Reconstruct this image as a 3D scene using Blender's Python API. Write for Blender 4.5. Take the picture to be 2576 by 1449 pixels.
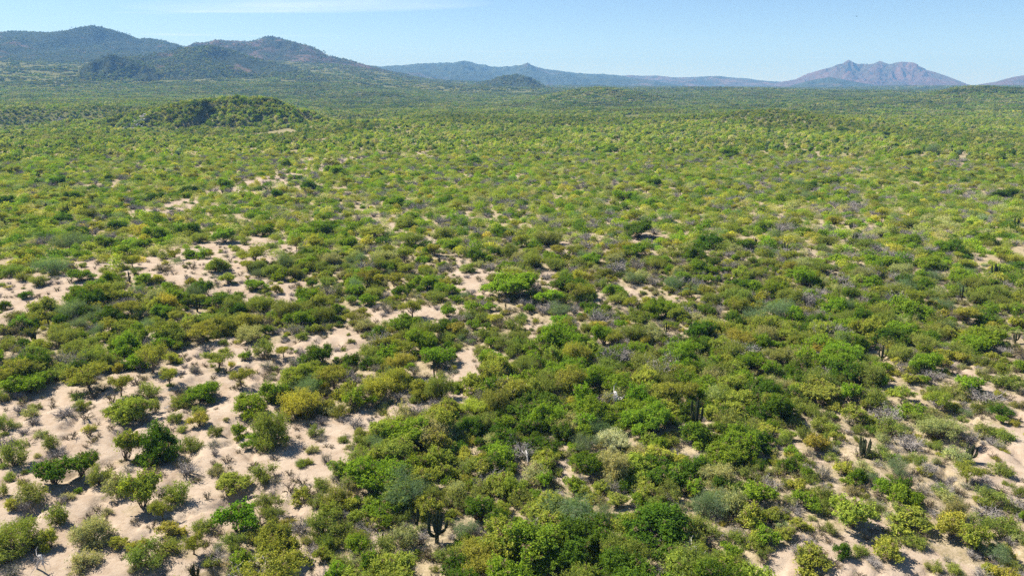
import bpy, math, random
import numpy as np

for o in list(bpy.data.objects):
    bpy.data.objects.remove(o)
scene = bpy.context.scene
COL = scene.collection
rng = np.random.default_rng(7)
random.seed(7)
R = math.radians

# ------------------------------------------------------------------ camera
CAM_H, PITCH, FPX = 30.0, R(15.4), 731.0          # metres, below the horizon, focal length in pixels of 1024
cd = bpy.data.cameras.new('camera')
cd.sensor_width = 36.0
cd.lens = 36.0 * FPX / 1024.0
cd.clip_start, cd.clip_end = 0.5, 60000.0
cam = bpy.data.objects.new('camera', cd)
cam.location = (0, 0, CAM_H)
cam.rotation_euler = (R(90) - PITCH, 0, 0)
COL.objects.link(cam)
scene.camera = cam

# ------------------------------------------------------------------ daylight
SUN_EL, SUN_AZ = R(46), R(-60)                      # azimuth clockwise from +Y: the sun stands to the left, a little beyond
to_sun = np.array([math.sin(SUN_AZ) * math.cos(SUN_EL), math.cos(SUN_AZ) * math.cos(SUN_EL), math.sin(SUN_EL)])
w = bpy.data.worlds.new('World')
scene.world = w
w.use_nodes = True
nt = w.node_tree
nt.nodes.clear()
out = nt.nodes.new('ShaderNodeOutputWorld')
bg = nt.nodes.new('ShaderNodeBackground')
sky = nt.nodes.new('ShaderNodeTexSky')
sky.sky_type = 'NISHITA'
sky.sun_disc = False
sky.sun_elevation, sky.sun_rotation = SUN_EL, SUN_AZ
sky.altitude = 4000
sky.air_density, sky.dust_density, sky.ozone_density = 1.0, 0.0, 3.0
# thin cirrus: streaky noise on the plane of a high cloud layer
tc = nt.nodes.new('ShaderNodeTexCoord')
sep = nt.nodes.new('ShaderNodeSeparateXYZ')
nt.links.new(tc.outputs['Generated'], sep.inputs[0])
zc = nt.nodes.new('ShaderNodeMath'); zc.operation = 'MAXIMUM'; zc.inputs[1].default_value = 0.03
nt.links.new(sep.outputs[2], zc.inputs[0])
dv = []
for k in (0, 1):
    d = nt.nodes.new('ShaderNodeMath'); d.operation = 'DIVIDE'
    nt.links.new(sep.outputs[k], d.inputs[0]); nt.links.new(zc.outputs[0], d.inputs[1]); dv.append(d)
cmb = nt.nodes.new('ShaderNodeCombineXYZ')
nt.links.new(dv[0].outputs[0], cmb.inputs[0]); nt.links.new(dv[1].outputs[0], cmb.inputs[1])
mp = nt.nodes.new('ShaderNodeMapping')
mp.inputs['Location'].default_value = (2.1, 0.35, 0)
mp.inputs['Rotation'].default_value = (0, 0, R(6))
mp.inputs['Scale'].default_value = (0.16, 0.5, 1)
nt.links.new(cmb.outputs[0], mp.inputs[0])
cn = nt.nodes.new('ShaderNodeTexNoise')
cn.inputs['Scale'].default_value = 1.0; cn.inputs['Detail'].default_value = 9; cn.inputs['Roughness'].default_value = 0.62
cn.inputs['Distortion'].default_value = 0.5
nt.links.new(mp.outputs[0], cn.inputs['Vector'])
cr = nt.nodes.new('ShaderNodeMapRange')
cr.inputs['From Min'].default_value, cr.inputs['From Max'].default_value = 0.60, 0.86
cr.inputs['To Min'].default_value, cr.inputs['To Max'].default_value = 0.0, 0.6
nt.links.new(cn.outputs['Fac'], cr.inputs['Value'])
# one thicker streak of it
def wm(op, a, b=None):
    n = nt.nodes.new('ShaderNodeMath'); n.operation = op
    for i, v in enumerate((a, b)):
        if isinstance(v, bpy.types.NodeSocket):
            nt.links.new(v, n.inputs[i])
        elif v is not None:
            n.inputs[i].default_value = v
    return n.outputs[0]
ex = wm('POWER', wm('MULTIPLY', wm('ADD', dv[0].outputs[0], 2.7), 0.40), 2.0)
ey = wm('POWER', wm('MULTIPLY', wm('ADD', wm('ADD', dv[1].outputs[0], -9.7), wm('MULTIPLY', dv[0].outputs[0], 0.12)), 0.95), 2.0)
blob = wm('MAXIMUM', wm('SUBTRACT', 1.0, wm('ADD', ex, ey)), 0.0)
streak = nt.nodes.new('ShaderNodeMapRange')
streak.inputs['From Min'].default_value, streak.inputs['From Max'].default_value, streak.inputs['To Max'].default_value = 0.30, 0.70, 1.0
nt.links.new(cn.outputs['Fac'], streak.inputs['Value'])
cloud = wm('MINIMUM', wm('ADD', cr.outputs[0], wm('MULTIPLY', wm('POWER', blob, 0.7), wm('MULTIPLY', streak.outputs[0], 0.45))), 0.7)
cm = nt.nodes.new('ShaderNodeMix'); cm.data_type = 'RGBA'
cm.inputs['B'].default_value = (10.0, 10.4, 10.8, 1)
nt.links.new(cloud, cm.inputs['Factor'])
nt.links.new(sky.outputs[0], cm.inputs['A'])
nt.links.new(cm.outputs['Result'], bg.inputs['Color'])
bg.inputs['Strength'].default_value = 0.066
nt.links.new(bg.outputs[0], out.inputs['Surface'])

sd = bpy.data.lights.new('sun', 'SUN')
sd.energy, sd.angle, sd.color = 5.0, R(0.53), (1.0, 0.95, 0.86)
sun = bpy.data.objects.new('sun', sd)
from mathutils import Vector, Matrix
sun.rotation_euler = Vector(to_sun).to_track_quat('Z', 'Y').to_euler()
COL.objects.link(sun)

vs = scene.view_settings
vs.view_transform, vs.look, vs.gamma, vs.use_curve_mapping = 'Standard', 'None', 1.0, False
vs.exposure = 1.2
cy = scene.cycles
cy.max_bounces, cy.diffuse_bounces, cy.transmission_bounces, cy.glossy_bounces, cy.volume_bounces, cy.transparent_max_bounces = 4, 1, 2, 1, 0, 4
cy.caustics_reflective = cy.caustics_refractive = False
cy.use_denoising = False

# ------------------------------------------------------------------ helpers
def lattice_noise(x, y, seed=0):
    xi, yi = np.floor(x).astype(np.int64), np.floor(y).astype(np.int64)
    xf, yf = x - xi, y - yi
    u, v = xf * xf * (3 - 2 * xf), yf * yf * (3 - 2 * yf)
    def hsh(a, b):
        n = (a * 374761393 + b * 668265263 + seed * 974711) & 0xFFFFFFFF
        n = ((n ^ (n >> 13)) * 1274126177) & 0xFFFFFFFF
        return ((n ^ (n >> 16)) & 0xFFFF) / 65535.0
    a, b, c, d = hsh(xi, yi), hsh(xi + 1, yi), hsh(xi, yi + 1), hsh(xi + 1, yi + 1)
    return (a + (b - a) * u) * (1 - v) + (c + (d - c) * u) * v

def fbm(x, y, oct=4, seed=0, ridged=False):
    s, a, t = 0.0, 0.5, 0.0
    x = np.asarray(x, float); y = np.asarray(y, float)
    for i in range(oct):
        n = lattice_noise(x * 2 ** i + 17.3 * i, y * 2 ** i - 9.1 * i, seed + i)
        if ridged:
            n = 1 - np.abs(2 * n - 1)
        s = s + a * n; t += a; a *= 0.5
    return s / t

def sstep(a, b, x):
    t = np.clip((x - a) / (b - a), 0, 1)
    return t * t * (3 - 2 * t)

# picture coordinates below are those of the photograph at 2576 pixels across
S = 2576.0 / 1024.0
def az_of(px):                                       # horizontal direction of a column at the horizon's height
    return np.arctan((np.asarray(px, float) - 1288.0) / S / FPX * math.cos(PITCH))
def ray(px, py):
    u, v = (px / S - 512.0) / FPX, (287.5 - py / S) / FPX
    c, s = math.cos(PITCH), math.sin(PITCH)
    return np.array([u, c + v * s, -s + v * c])
def project(x, y, z):
    dx, dy, dz = x, y, z - CAM_H
    c, s = math.cos(PITCH), math.sin(PITCH)
    depth = dy * c - dz * s
    up = dy * s + dz * c
    depth = np.maximum(depth, 0.1)
    return (dx / depth * FPX + 512.0) * S, (287.5 - up / depth * FPX) * S, depth
def elev_h(py, dist, px):                             # height of a point at that picture row, at ground distance dist
    r = ray(px, py)
    return CAM_H + dist * r[2] / math.hypot(r[0], r[1])

# ------------------------------------------------------------------ terrain height
RIDGE = [(-440, 655, 6), (-360, 620, 14), (-295, 602, 18), (-232, 592, 21.5), (-190, 582, 21), (-168, 572, 12), (-158, 566, 2)]
def ridge_h(x, y):
    best = np.zeros_like(x)
    for (x0, y0, h0), (x1, y1, h1) in zip(RIDGE, RIDGE[1:]):
        ex, ey = x1 - x0, y1 - y0
        L2 = ex * ex + ey * ey
        t = np.clip(((x - x0) * ex + (y - y0) * ey) / L2, 0, 1)
        qx, qy = x - (x0 + t * ex), y - (y0 + t * ey)
        side = ex * qy - ey * qx                     # > 0: far side
        d = np.hypot(qx, qy)
        w = np.where(side > 0, 70.0, (52.0 if x1 <= -230 else 34.0))
        n = fbm(x / 30.0, y / 30.0, 4, 5) - 0.5
        k = np.clip(1 - d / w * np.clip(1 + 1.5 * n, .75, 2.0) * np.where((t <= 0) | (t >= 1), 1.8, 1.0), 0, 1)
        s = 1 - k
        front = 1 - sstep(0.0, 1.0, s) * .75 - .25 * s
        lump = 1 + .30 * (fbm(x / 16.0, y / 16.0, 3, 6) - .5)
        best = np.maximum(best, (h0 + (h1 - h0) * t) * np.where(side > 0, sstep(0, 1, k), front * lump))
    return best

BUMPS = []
def ground_h(x, y):
    x = np.asarray(x, float); y = np.asarray(y, float)
    d = np.hypot(x, y)
    az = np.arctan2(x, np.maximum(y, 1e-3))
    az = np.where(y > 0, az, np.sign(x) * 1.6)
    h = (fbm(x / 24, y / 24, 3, 1) - 0.5) * 1.7 * sstep(5, 60, d)
    h = h + (fbm(x / 160, y / 160, 3, 2) - 0.5) * 7 * sstep(120, 520, d)
    h = h + (fbm(x / 700, y / 700, 3, 3) - 0.5) * 26 * sstep(500, 1700, d)
    h = h + ridge_h(x, y)
    lf = sstep(R(-6), R(-16), az)                    # wash behind the ridge, scarp beyond it
    h = h - 13 * lf * sstep(620, 700, d) * sstep(900, 800, d)
    h = h + 7 * sstep(R(-13), R(-20), az) * sstep(800, 850, d + 90 * (fbm(x / 120, y / 120, 2, 8) - 0.5)) * sstep(1500, 950, d)
    h = h + 23 * sstep(1100, 3000, d) * sstep(R(-8), R(2), az)
    for px, dist, hh, wx, wd in BUMPS:
        a0 = float(az_of(px))
        h = h + hh * np.exp(-((az - a0) * dist / wx) ** 2 - ((d - dist) / wd) ** 2)
    # alluvial slope climbing to the hills on one side
    up = sstep(R(3.5), R(-16), az)
    h = h + up * (112 * sstep(900, 3300, d)) * (0.75 + 0.5 * fbm(x / 900, y / 900, 3, 4))
    # small erosion on the open sand
    near = sstep(170, 60, d)
    rill = fbm(x / 5.5 + 0.35 * y / 5.5, y / 9.0 - 0.1 * x, 4, 11, True)
    h = h - near * 0.55 * sstep(0.70, 0.93, rill) + near * 0.25 * (fbm(x / 4.0, y / 4.0, 4, 12) - 0.5)
    return h

for q_px, q_d, q_top, q_wx, q_wd in ((1920, 640, 10.5, 70, 70), (1500, 1450, 27, 110, 200), (2450, 1500, 24, 75, 180), (2640, 1400, 22, 110, 180), (900, 560, 4.5, 50, 60)):
    q_a = float(az_of(q_px))
    q_z = float(ground_h(np.array([q_d * math.sin(q_a)]), np.array([q_d * math.cos(q_a)]))[0])
    BUMPS.append((q_px, q_d, max(q_top - q_z, 0.0), q_wx, q_wd))

def at(px, py):                                      # a point of the ground as the photograph shows it
    r = ray(px, py)
    t = np.geomspace(25.0, 6000.0, 1200)
    over = CAM_H + r[2] * t - ground_h(r[0] * t, r[1] * t)
    k = int(np.argmax(over < 0)) if np.any(over < 0) else len(t) - 1
    f = over[k - 1] / max(over[k - 1] - over[k], 1e-9) if k else 0.0
    q = t[k - 1] + (t[k] - t[k - 1]) * f if k else t[0]
    return float(r[0] * q), float(r[1] * q), float(ground_h(np.array([r[0] * q]), np.array([r[1] * q]))[0])

# ------------------------------------------------------------------ where the soil lies open (polygons on the flat of the photograph)
BARE = [
    ([(-200, 1010), (60, 985), (200, 960), (330, 925), (430, 905), (700, 900), (720, 955), (660, 985), (700, 1040), (860, 1010), (1010, 985), (1060, 985), (960, 1060), (930, 1130), (820, 1190), (800, 1260), (740, 1330), (560, 1400), (480, 1600), (-200, 1600)], 1.0),
    ([(1120, 1010), (1140, 905), (1190, 900), (1265, 960), (1190, 1010)], 1.0),
    ([(430, 895), (540, 862), (720, 845), (850, 830), (870, 868), (700, 890)], 0.9),
    ([(740, 880), (830, 830), (960, 785), (1100, 775), (1095, 830), (930, 830), (800, 895)], 0.9),
    ([(140, 690), (250, 650), (420, 630), (600, 600), (700, 595), (790, 630), (740, 660), (600, 690), (520, 730), (420, 720), (300, 690), (200, 740)], 0.95),
    ([(-80, 705), (130, 700), (210, 740), (110, 790), (-80, 815)], 0.9),
    ([(620, 770), (700, 715), (790, 700), (740, 770)], 0.8),
    ([(440, 700), (640, 690), (760, 720), (620, 760), (520, 745)], 0.85),
    ([(270, 810), (390, 780), (420, 830), (300, 850)], 0.5),
    ([(1130, 690), (1180, 640), (1260, 690), (1240, 740), (1150, 740)], 0.8),
    ([(1340, 690), (1400, 680), (1400, 730), (1330, 740)], 0.7),
    ([(1470, 770), (1500, 720), (1600, 720), (1590, 770), (1500, 800)], 0.7),
    ([(1380, 620), (1420, 600), (1450, 615), (1420, 630)], 0.8), ([(1560, 600), (1600, 580), (1640, 595), (1600, 612)], 0.7),
    ([(1030, 610), (1070, 590), (1110, 605), (1080, 640)], 0.7), ([(950, 570), (990, 555), (1020, 590)], 0.6),
    ([(1190, 880), (1240, 870), (1240, 905), (1190, 900)], 0.8), ([(1290, 820), (1340, 800), (1360, 830), (1300, 840)], 0.6),
    ([(1480, 840), (1520, 820), (1540, 860), (1490, 870)], 0.5),
    ([(930, 1130), (1010, 1120), (1150, 1190), (1100, 1230), (960, 1190)], 0.55),
    ([(1340, 1140), (1420, 1130), (1410, 1210), (1330, 1230)], 0.6),
    ([(780, 1400), (900, 1370), (1000, 1340), (980, 1460), (780, 1600)], 0.7),
    ([(2070, 1050), (2110, 1040), (2135, 1100), (2110, 1170), (2060, 1165), (2095, 1110)], 1.0),
    ([(1960, 1080), (2010, 1070), (2060, 1120), (1990, 1140)], 0.4),
    ([(2440, 930), (2490, 930), (2560, 1010), (2800, 1060), (2800, 1130), (2500, 1010)], 0.9),
    ([(2560, 1090), (2800, 1110), (2800, 1250), (2440, 1190), (2520, 1140)], 0.9),
    ([(1830, 1390), (1960, 1370), (2010, 1320), (2060, 1300), (2090, 1330), (2260, 1380), (2300, 1330), (2420, 1440), (2400, 1600), (1850, 1600)], 0.85),
    ([(2450, 1210), (2600, 1230), (2800, 1260), (2800, 1340), (2560, 1290)], 0.85),
    ([(1930, 860), (1980, 850), (1990, 890), (1940, 890)], 0.9), ([(2195, 780), (2235, 770), (2235, 810), (2195, 815)], 0.8),
    ([(330, 535), (420, 510), (560, 470), (580, 490), (450, 530), (340, 548)], 0.55),
    ([(560, 470), (700, 440), (760, 405), (850, 400), (960, 405), (900, 420), (760, 450), (680, 480)], 0.55),
    ([(630, 338), (730, 328), (735, 337), (650, 342)], 1.0), ([(1570, 290), (1610, 288), (1610, 298), (1575, 299)], 1.0),
    ([(1020, 385), (1080, 380), (1090, 392), (1030, 396)], 0.6), ([(2060, 740), (2140, 735), (2150, 750), (2070, 755)], 0.4),
    ([(1980, 640), (2120, 630), (2140, 665), (2000, 670)], 0.35),
]
BARE = [([(sum(a for a, _ in q) / len(q) + (a - sum(a for a, _ in q) / len(q)) * s_, sum(b for _, b in q) / len(q) + (b - sum(b for _, b in q) / len(q)) * s_) for a, b in q], min(g * 1.12, 1.0)) for q, g in BARE for s_ in [1.0 if len(q) > 8 else 1.22]]
THIN = [  # looser cover over dry litter
    ([(1880, 1000), (2100, 960), (2400, 900), (2900, 880), (2900, 1700), (1850, 1700), (1900, 1300), (1980, 1180)], 0.58),
    ([(-200, 880), (760, 850), (1120, 860), (1150, 1000), (900, 1200), (800, 1700), (-200, 1700)], 0.35),
    ([(900, 600), (1700, 580), (1800, 780), (1200, 900), (900, 850)], 0.40),
    ([(1750, 620), (2500, 640), (2500, 760), (1800, 740)], 0.2),
]
THICK = [([(900, 1090), (1250, 930), (1700, 850), (2200, 760), (2260, 850), (1960, 1100), (1890, 1380), (1850, 1650), (800, 1650), (880, 1350)], 1.0)]   # the closed thicket
def in_poly(px, py, poly):
    c = np.zeros(px.shape, bool)
    j = len(poly) - 1
    for i in range(len(poly)):
        (xi, yi), (xj, yj) = poly[i], poly[j]
        if yi != yj:
            c ^= ((yi > py) != (yj > py)) & (px < (xj - xi) * (py - yi) / (yj - yi) + xi)
        j = i
    return c
def cover(x, y, polys):
    """How open the ground is, 0 to 1, at points of the plain; edges broken up by noise."""
    x = np.asarray(x, float); y = np.asarray(y, float)
    res = np.zeros(x.shape)
    for k, (ox, oy) in enumerate(((0, 0), (0.9, 0.4), (-0.8, 0.7), (0.2, -1.0))):
        nx = x + ox + (fbm(x / 5, y / 5, 3, 21) - 0.5) * 7
        ny = y + oy + (fbm(x / 5, y / 5, 3, 31) - 0.5) * 9
        px, py, _ = project(nx, np.maximum(ny, 1), np.zeros_like(x))
        m = np.zeros(x.shape)
        for poly, wgt in polys:
            m = np.maximum(m, in_poly(px, py, poly) * wgt)
        res += m / 4
    return res

def link(o, parent=None):
    COL.objects.link(o)
    if parent is not None:
        o.parent = parent
    return o

def mesh_np(name, verts, faces, mat, attrs=None, smooth=False, mats=None, midx=None):
    """verts (N,3); faces: list of integer arrays (M,k)."""
    me = bpy.data.meshes.new(name)
    verts = np.asarray(verts, np.float32)
    loops = np.concatenate([f.reshape(-1) for f in faces]).astype(np.int32)
    tot = np.concatenate([np.full(len(f), f.shape[1], np.int32) for f in faces])
    start = np.concatenate([[0], np.cumsum(tot)[:-1]]).astype(np.int32)
    me.vertices.add(len(verts)); me.vertices.foreach_set('co', verts.reshape(-1))
    me.loops.add(len(loops)); me.loops.foreach_set('vertex_index', loops)
    me.polygons.add(len(tot)); me.polygons.foreach_set('loop_start', start)
    me.polygons.foreach_set('use_smooth', np.full(len(tot), smooth, bool))
    for m in (mats or [mat]):
        me.materials.append(m)
    if midx is not None:
        me.polygons.foreach_set('material_index', np.asarray(midx, np.int32))
    for an, av in (attrs or {}).items():
        a = me.attributes.new(an, 'FLOAT', 'POINT')
        a.data.foreach_set('value', np.asarray(av, np.float32))
    me.update(calc_edges=True)
    return me

def grid_faces(nr, nc):
    i = np.arange(nr - 1)[:, None] * nc + np.arange(nc - 1)[None, :]
    i = i.reshape(-1)
    return np.stack([i, i + 1, i + nc + 1, i + nc], 1)

# ------------------------------------------------------------------ materials
def new_mat(name):
    m = bpy.data.materials.new(name)
    m.use_nodes = True
    t = m.node_tree
    t.nodes.clear()
    o = t.nodes.new('ShaderNodeOutputMaterial')
    return m, t, o
def nd(t, kind, **kw):
    n = t.nodes.new(kind)
    for k, v in kw.items():
        setattr(n, k, v)
    return n
def mixc(t, fac, a, b, blend='MIX'):
    n = nd(t, 'ShaderNodeMix', data_type='RGBA', blend_type=blend)
    for s, v in (('Factor', fac), ('A', a), ('B', b)):
        if isinstance(v, bpy.types.NodeSocket):
            t.links.new(v, n.inputs[s])
        elif s == 'Factor':
            n.inputs[s].default_value = v
        else:
            n.inputs[s].default_value = (*v, 1)
    return n.outputs['Result']
def noise(t, scale, detail=4, rough=0.6, vec=None, dist=0.0):
    n = nd(t, 'ShaderNodeTexNoise')
    n.inputs['Scale'].default_value, n.inputs['Detail'].default_value, n.inputs['Roughness'].default_value, n.inputs['Distortion'].default_value = scale, detail, rough, dist
    t.links.new(vec if vec is not None else geo_pos(t), n.inputs['Vector'])
    return n.outputs['Fac']
def geo_pos(t):
    for n in t.nodes:
        if n.bl_idname == 'ShaderNodeNewGeometry':
            return n.outputs['Position']
    return t.nodes.new('ShaderNodeNewGeometry').outputs['Position']
def rng_map(t, v, a, b, c=0.0, d=1.0):
    n = nd(t, 'ShaderNodeMapRange')
    t.links.new(v, n.inputs['Value'])
    for k, x in zip(('From Min', 'From Max', 'To Min', 'To Max'), (a, b, c, d)):
        n.inputs[k].default_value = x
    return n.outputs[0]
def attr(t, name, kind='GEOMETRY'):
    n = nd(t, 'ShaderNodeAttribute', attribute_name=name, attribute_type=kind)
    return n
def math2(t, op, a, b):
    n = nd(t, 'ShaderNodeMath', operation=op)
    for i, v in enumerate((a, b)):
        if isinstance(v, bpy.types.NodeSocket):
            t.links.new(v, n.inputs[i])
        else:
            n.inputs[i].default_value = v
    return n.outputs[0]

def leaf_material(name, warm=(1.34, 1.26, 0.85), cool=(0.60, 0.70, 0.70), trans=0.38):
    m, t, o = new_mat(name)
    tint = attr(t, 'tint', 'INSTANCER').outputs['Color']
    lv = attr(t, 'lv').outputs['Fac']
    lo = mixc(t, 1.0, tint, cool, 'MULTIPLY')
    hi = mixc(t, 1.0, tint, warm, 'MULTIPLY')
    col = mixc(t, lv, lo, hi)
    col = mixc(t, math2(t, 'LESS_THAN', lv, -0.5), col, (0.23, 0.175, 0.105))      # dead sprays
    df = nd(t, 'ShaderNodeBsdfDiffuse'); t.links.new(col, df.inputs['Color'])
    tr = nd(t, 'ShaderNodeBsdfTranslucent')
    t.links.new(mixc(t, 1.0, col, (1.25, 1.3, 0.7), 'MULTIPLY'), tr.inputs['Color'])
    mx = nd(t, 'ShaderNodeMixShader'); mx.inputs[0].default_value = trans
    t.links.new(df.outputs[0], mx.inputs[1]); t.links.new(tr.outputs[0], mx.inputs[2])
    t.links.new(mx.outputs[0], o.inputs['Surface'])
    return m
M_LEAF = leaf_material('leaves')

def bark_material(name, a, b, scale=6.0, use_tint=False):
    m, t, o = new_mat(name)
    col = mixc(t, rng_map(t, noise(t, scale, 4, 0.65), 0.35, 0.68), a, b)
    df = nd(t, 'ShaderNodeBsdfDiffuse'); t.links.new(col, df.inputs['Color'])
    t.links.new(df.outputs[0], o.inputs['Surface'])
    return m
M_BARK = bark_material('brown_bark', (0.10, 0.075, 0.055), (0.21, 0.165, 0.125))
M_GREY = bark_material('grey_bark', (0.20, 0.175, 0.165), (0.42,0.39,0.36))
M_WHITE = bark_material('bleached_bark', (0.42, 0.39, 0.36), (0.68, 0.65, 0.62))
M_CACTUS = bark_material('cactus_skin', (0.030, 0.040, 0.022), (0.075, 0.085, 0.045), 3.0)

def ground_material():
    m, t, o = new_mat('desert_soil')
    bare = attr(t, 'bare').outputs['Fac']
    far = attr(t, 'far').outputs['Fac']
    n1, n2, n3 = noise(t, 0.22, 6, 0.65), noise(t, 1.7, 6, 0.7), noise(t, 7.0, 4, 0.7)
    sand = mixc(t, rng_map(t, n1, 0.35, 0.68), (0.310, 0.236, 0.176), (0.405, 0.333, 0.262))
    sand = mixc(t, rng_map(t, n2, 0.40, 0.75, 0.0, 0.55), sand, (0.445, 0.375, 0.30))
    sand = mixc(t, rng_map(t, noise(t, 0.75, 5, 0.75), 0.50, 0.68, 0.0, 0.7), sand, (0.26, 0.19, 0.13))
    sand = mixc(t, rng_map(t, n3, 0.54, 0.72, 0.0, 0.6), sand, (0.30, 0.20, 0.14))
    litter = mixc(t, rng_map(t, n2, 0.35, 0.66), (0.24, 0.19, 0.12), (0.44, 0.36, 0.25))
    litter = mixc(t, rng_map(t, n3, 0.45, 0.70, 0.0, 0.75), litter, (0.15, 0.14, 0.065))
    edge = math2(t, 'ADD', bare, math2(t, 'MULTIPLY', math2(t, 'SUBTRACT', n2, 0.5), 0.9))
    near = mixc(t, rng_map(t, edge, 0.22, 0.52), litter, sand)
    f1, f2 = noise(t, 0.045, 5, 0.7), noise(t, 0.18, 4, 0.75)
    scrub = mixc(t, rng_map(t, f2, 0.38, 0.62), (0.060, 0.078, 0.025), (0.20, 0.185, 0.085))
    scrub = mixc(t, rng_map(t, f1, 0.42, 0.66, 0.0, 0.6), scrub, (0.115, 0.135, 0.048))
    col = mixc(t, far, near, scrub)
    bs = nd(t, 'ShaderNodeBsdfDiffuse'); t.links.new(col, bs.inputs['Color'])
    bmp = nd(t, 'ShaderNodeBump'); bmp.inputs['Strength'].default_value = 0.6; bmp.inputs['Distance'].default_value = 0.12
    t.links.new(math2(t, 'ADD', n2, math2(t, 'MULTIPLY', n3, 0.5)), bmp.inputs['Height'])
    t.links.new(bmp.outputs[0], bs.inputs['Normal'])
    t.links.new(bs.outputs[0], o.inputs['Surface'])
    return m
M_GROUND = ground_material()

def hill_material(name, green_a, green_b, rock_a, rock_b, rock_amount, scale):
    m, t, o = new_mat(name)
    g = mixc(t, rng_map(t, noise(t, 0.05 * scale, 5, 0.75), 0.38, 0.62), green_a, green_b)
    r = mixc(t, rng_map(t, noise(t, 0.012 * scale, 6, 0.7), 0.40, 0.62), rock_a, rock_b)
    n = noise(t, 0.006 * scale, 7, 0.68, dist=0.6)
    col = mixc(t, rng_map(t, n, 0.62 - rock_amount * 0.4, 0.74 - rock_amount * 0.4), g, r)
    bs = nd(t, 'ShaderNodeBsdfDiffuse'); t.links.new(col, bs.inputs['Color'])
    bmp = nd(t, 'ShaderNodeBump'); bmp.inputs['Strength'].default_value = 0.9; bmp.inputs['Distance'].default_value = 9.0 / scale
    t.links.new(noise(t, 0.06 * scale, 5, 0.75), bmp.inputs['Height'])
    t.links.new(bmp.outputs[0], bs.inputs['Normal'])
    t.links.new(bs.outputs[0], o.inputs['Surface'])
    return m

# ------------------------------------------------------------------ the ground: one sheet from under the camera to past the horizon
th = np.concatenate([np.radians(np.linspace(-180, -44, 24, endpoint=False)), np.radians(np.linspace(-44, 44, 440, endpoint=False)), np.radians(np.linspace(44, 180, 25))])
rr = [0.5, 6.0, 14.0, 22.0]
while rr[-1] < 15500:
    rr.append(rr[-1] * (1.0055 if rr[-1] < 110 else 1.009 if rr[-1] < 1200 else 1.016))
rr = np.array(rr)
gr, gt = np.meshgrid(rr, th, indexing='ij')
gx, gy = gr * np.sin(gt), gr * np.cos(gt)
gz = ground_h(gx, gy)
bare = np.zeros(gx.shape)
k = (gr < 420) & (gy > 10)
bare[k] = np.maximum(cover(gx[k], gy[k], BARE), 0.55 * cover(gx[k], gy[k], THIN))
far = sstep(260, 800, gr)
far = np.maximum(far, np.where((gr < 900) & (gr > 400), sstep(2, 8, ridge_h(gx, gy)), 0))
far = np.where((gr < 700) & (bare > 0.5), far * 0.25, far)
me = mesh_np('ground', np.stack([gx, gy, gz], -1).reshape(-1, 3), [grid_faces(len(rr), len(th))[:, ::-1]], M_GROUND, {'bare': bare.reshape(-1), 'far': far.reshape(-1)}, smooth=True)
ground = link(bpy.data.objects.new('ground', me)); ground['kind'] = 'structure'

# ------------------------------------------------------------------ hills and mountains, each a body of its own standing on the plain
HILL_SITES = []
def massif(name, crest, dist, front, back, mat, seed, rough=1.0, spur=1.0, nu=260, nv=90, trees=0, skew=0.0, relief=0.5):
    cx = np.array([c[0] for c in crest], float); cyy = np.array([c[1] for c in crest], float)
    px = np.linspace(cx[0], cx[-1], nu)
    py = np.interp(px, cx, cyy)
    ker = np.ones(5) / 5
    pys = np.convolve(np.pad(py, 2, mode='edge'), ker, 'valid') * 0.25 + py * 0.75
    az = az_of(px)
    u = (px - cx[0]) / (cx[-1] - cx[0])
    dc = dist * (1 + skew * (u - 0.5)) * (1 + 0.05 * (fbm(u * 5, u * 0 + seed, 3, seed) - 0.5))
    top = np.array([elev_h(b, d, a) for a, b, d in zip(px, pys, dc)])
    v = np.concatenate([np.linspace(-1, 0, nv * 2 // 3, endpoint=False), np.linspace(0, 1, nv // 3)])
    V, U = np.meshgrid(v, u, indexing='ij')
    D = dc[None, :] + np.where(V < 0, V * front, V * back)
    X, Y = D * np.sin(az)[None, :], D * np.cos(az)[None, :]
    base = ground_h(X, Y) - 6
    H = np.maximum(top[None, :] - base, 0)
    wl = front * 0.42
    wob = fbm(X / wl, Y / wl, 4, seed + 3)
    A = np.abs(V)
    rid = fbm(X / (wl * 0.55) + 0.3 * wob, Y / (wl * 1.3), 4, seed + 9, True)
    p = (1 - A) ** (1.05 + 0.9 * spur * (wob - 0.5) * 2 * sstep(0, 0.25, A))
    cut = relief * (rid - 0.50) * sstep(0.02, 0.3, A) * sstep(1.0, 0.6, A)
    det = rough * 0.06 * (fbm(X / (wl * 0.12), Y / (wl * 0.12), 3, seed + 15, True) - 0.5) * sstep(1.0, 0.85, A)
    Z = base + H * np.clip(p + cut * p ** 0.5 + det * 0.9, -0.05, 1.0)
    jag = rough * (fbm(px / 9.0, px * 0 + 3.3, 3, seed + 20) - 0.5) * 0.03
    Z = Z + (H * jag[None, :]) * sstep(0.3, 0.0, A)
    me = mesh_np(name, np.stack([X, Y, Z], -1).reshape(-1, 3), [grid_faces(len(v), nu)[:, ::-1]], mat, smooth=True)
    o = link(bpy.data.objects.new(name, me)); o['kind'] = 'structure'
    if trees:
        w_ = (H * (A < 0.93) * (V < 0.12) * sstep(.30, .62, fbm(X / 110, Y / 110, 4, seed + 30)) ** 2).reshape(-1) ** 0.5 * D.reshape(-1)
        HILL_SITES.append((X.reshape(-1), Y.reshape(-1), Z.reshape(-1), w_ / w_.sum(), trees))
    return o

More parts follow.
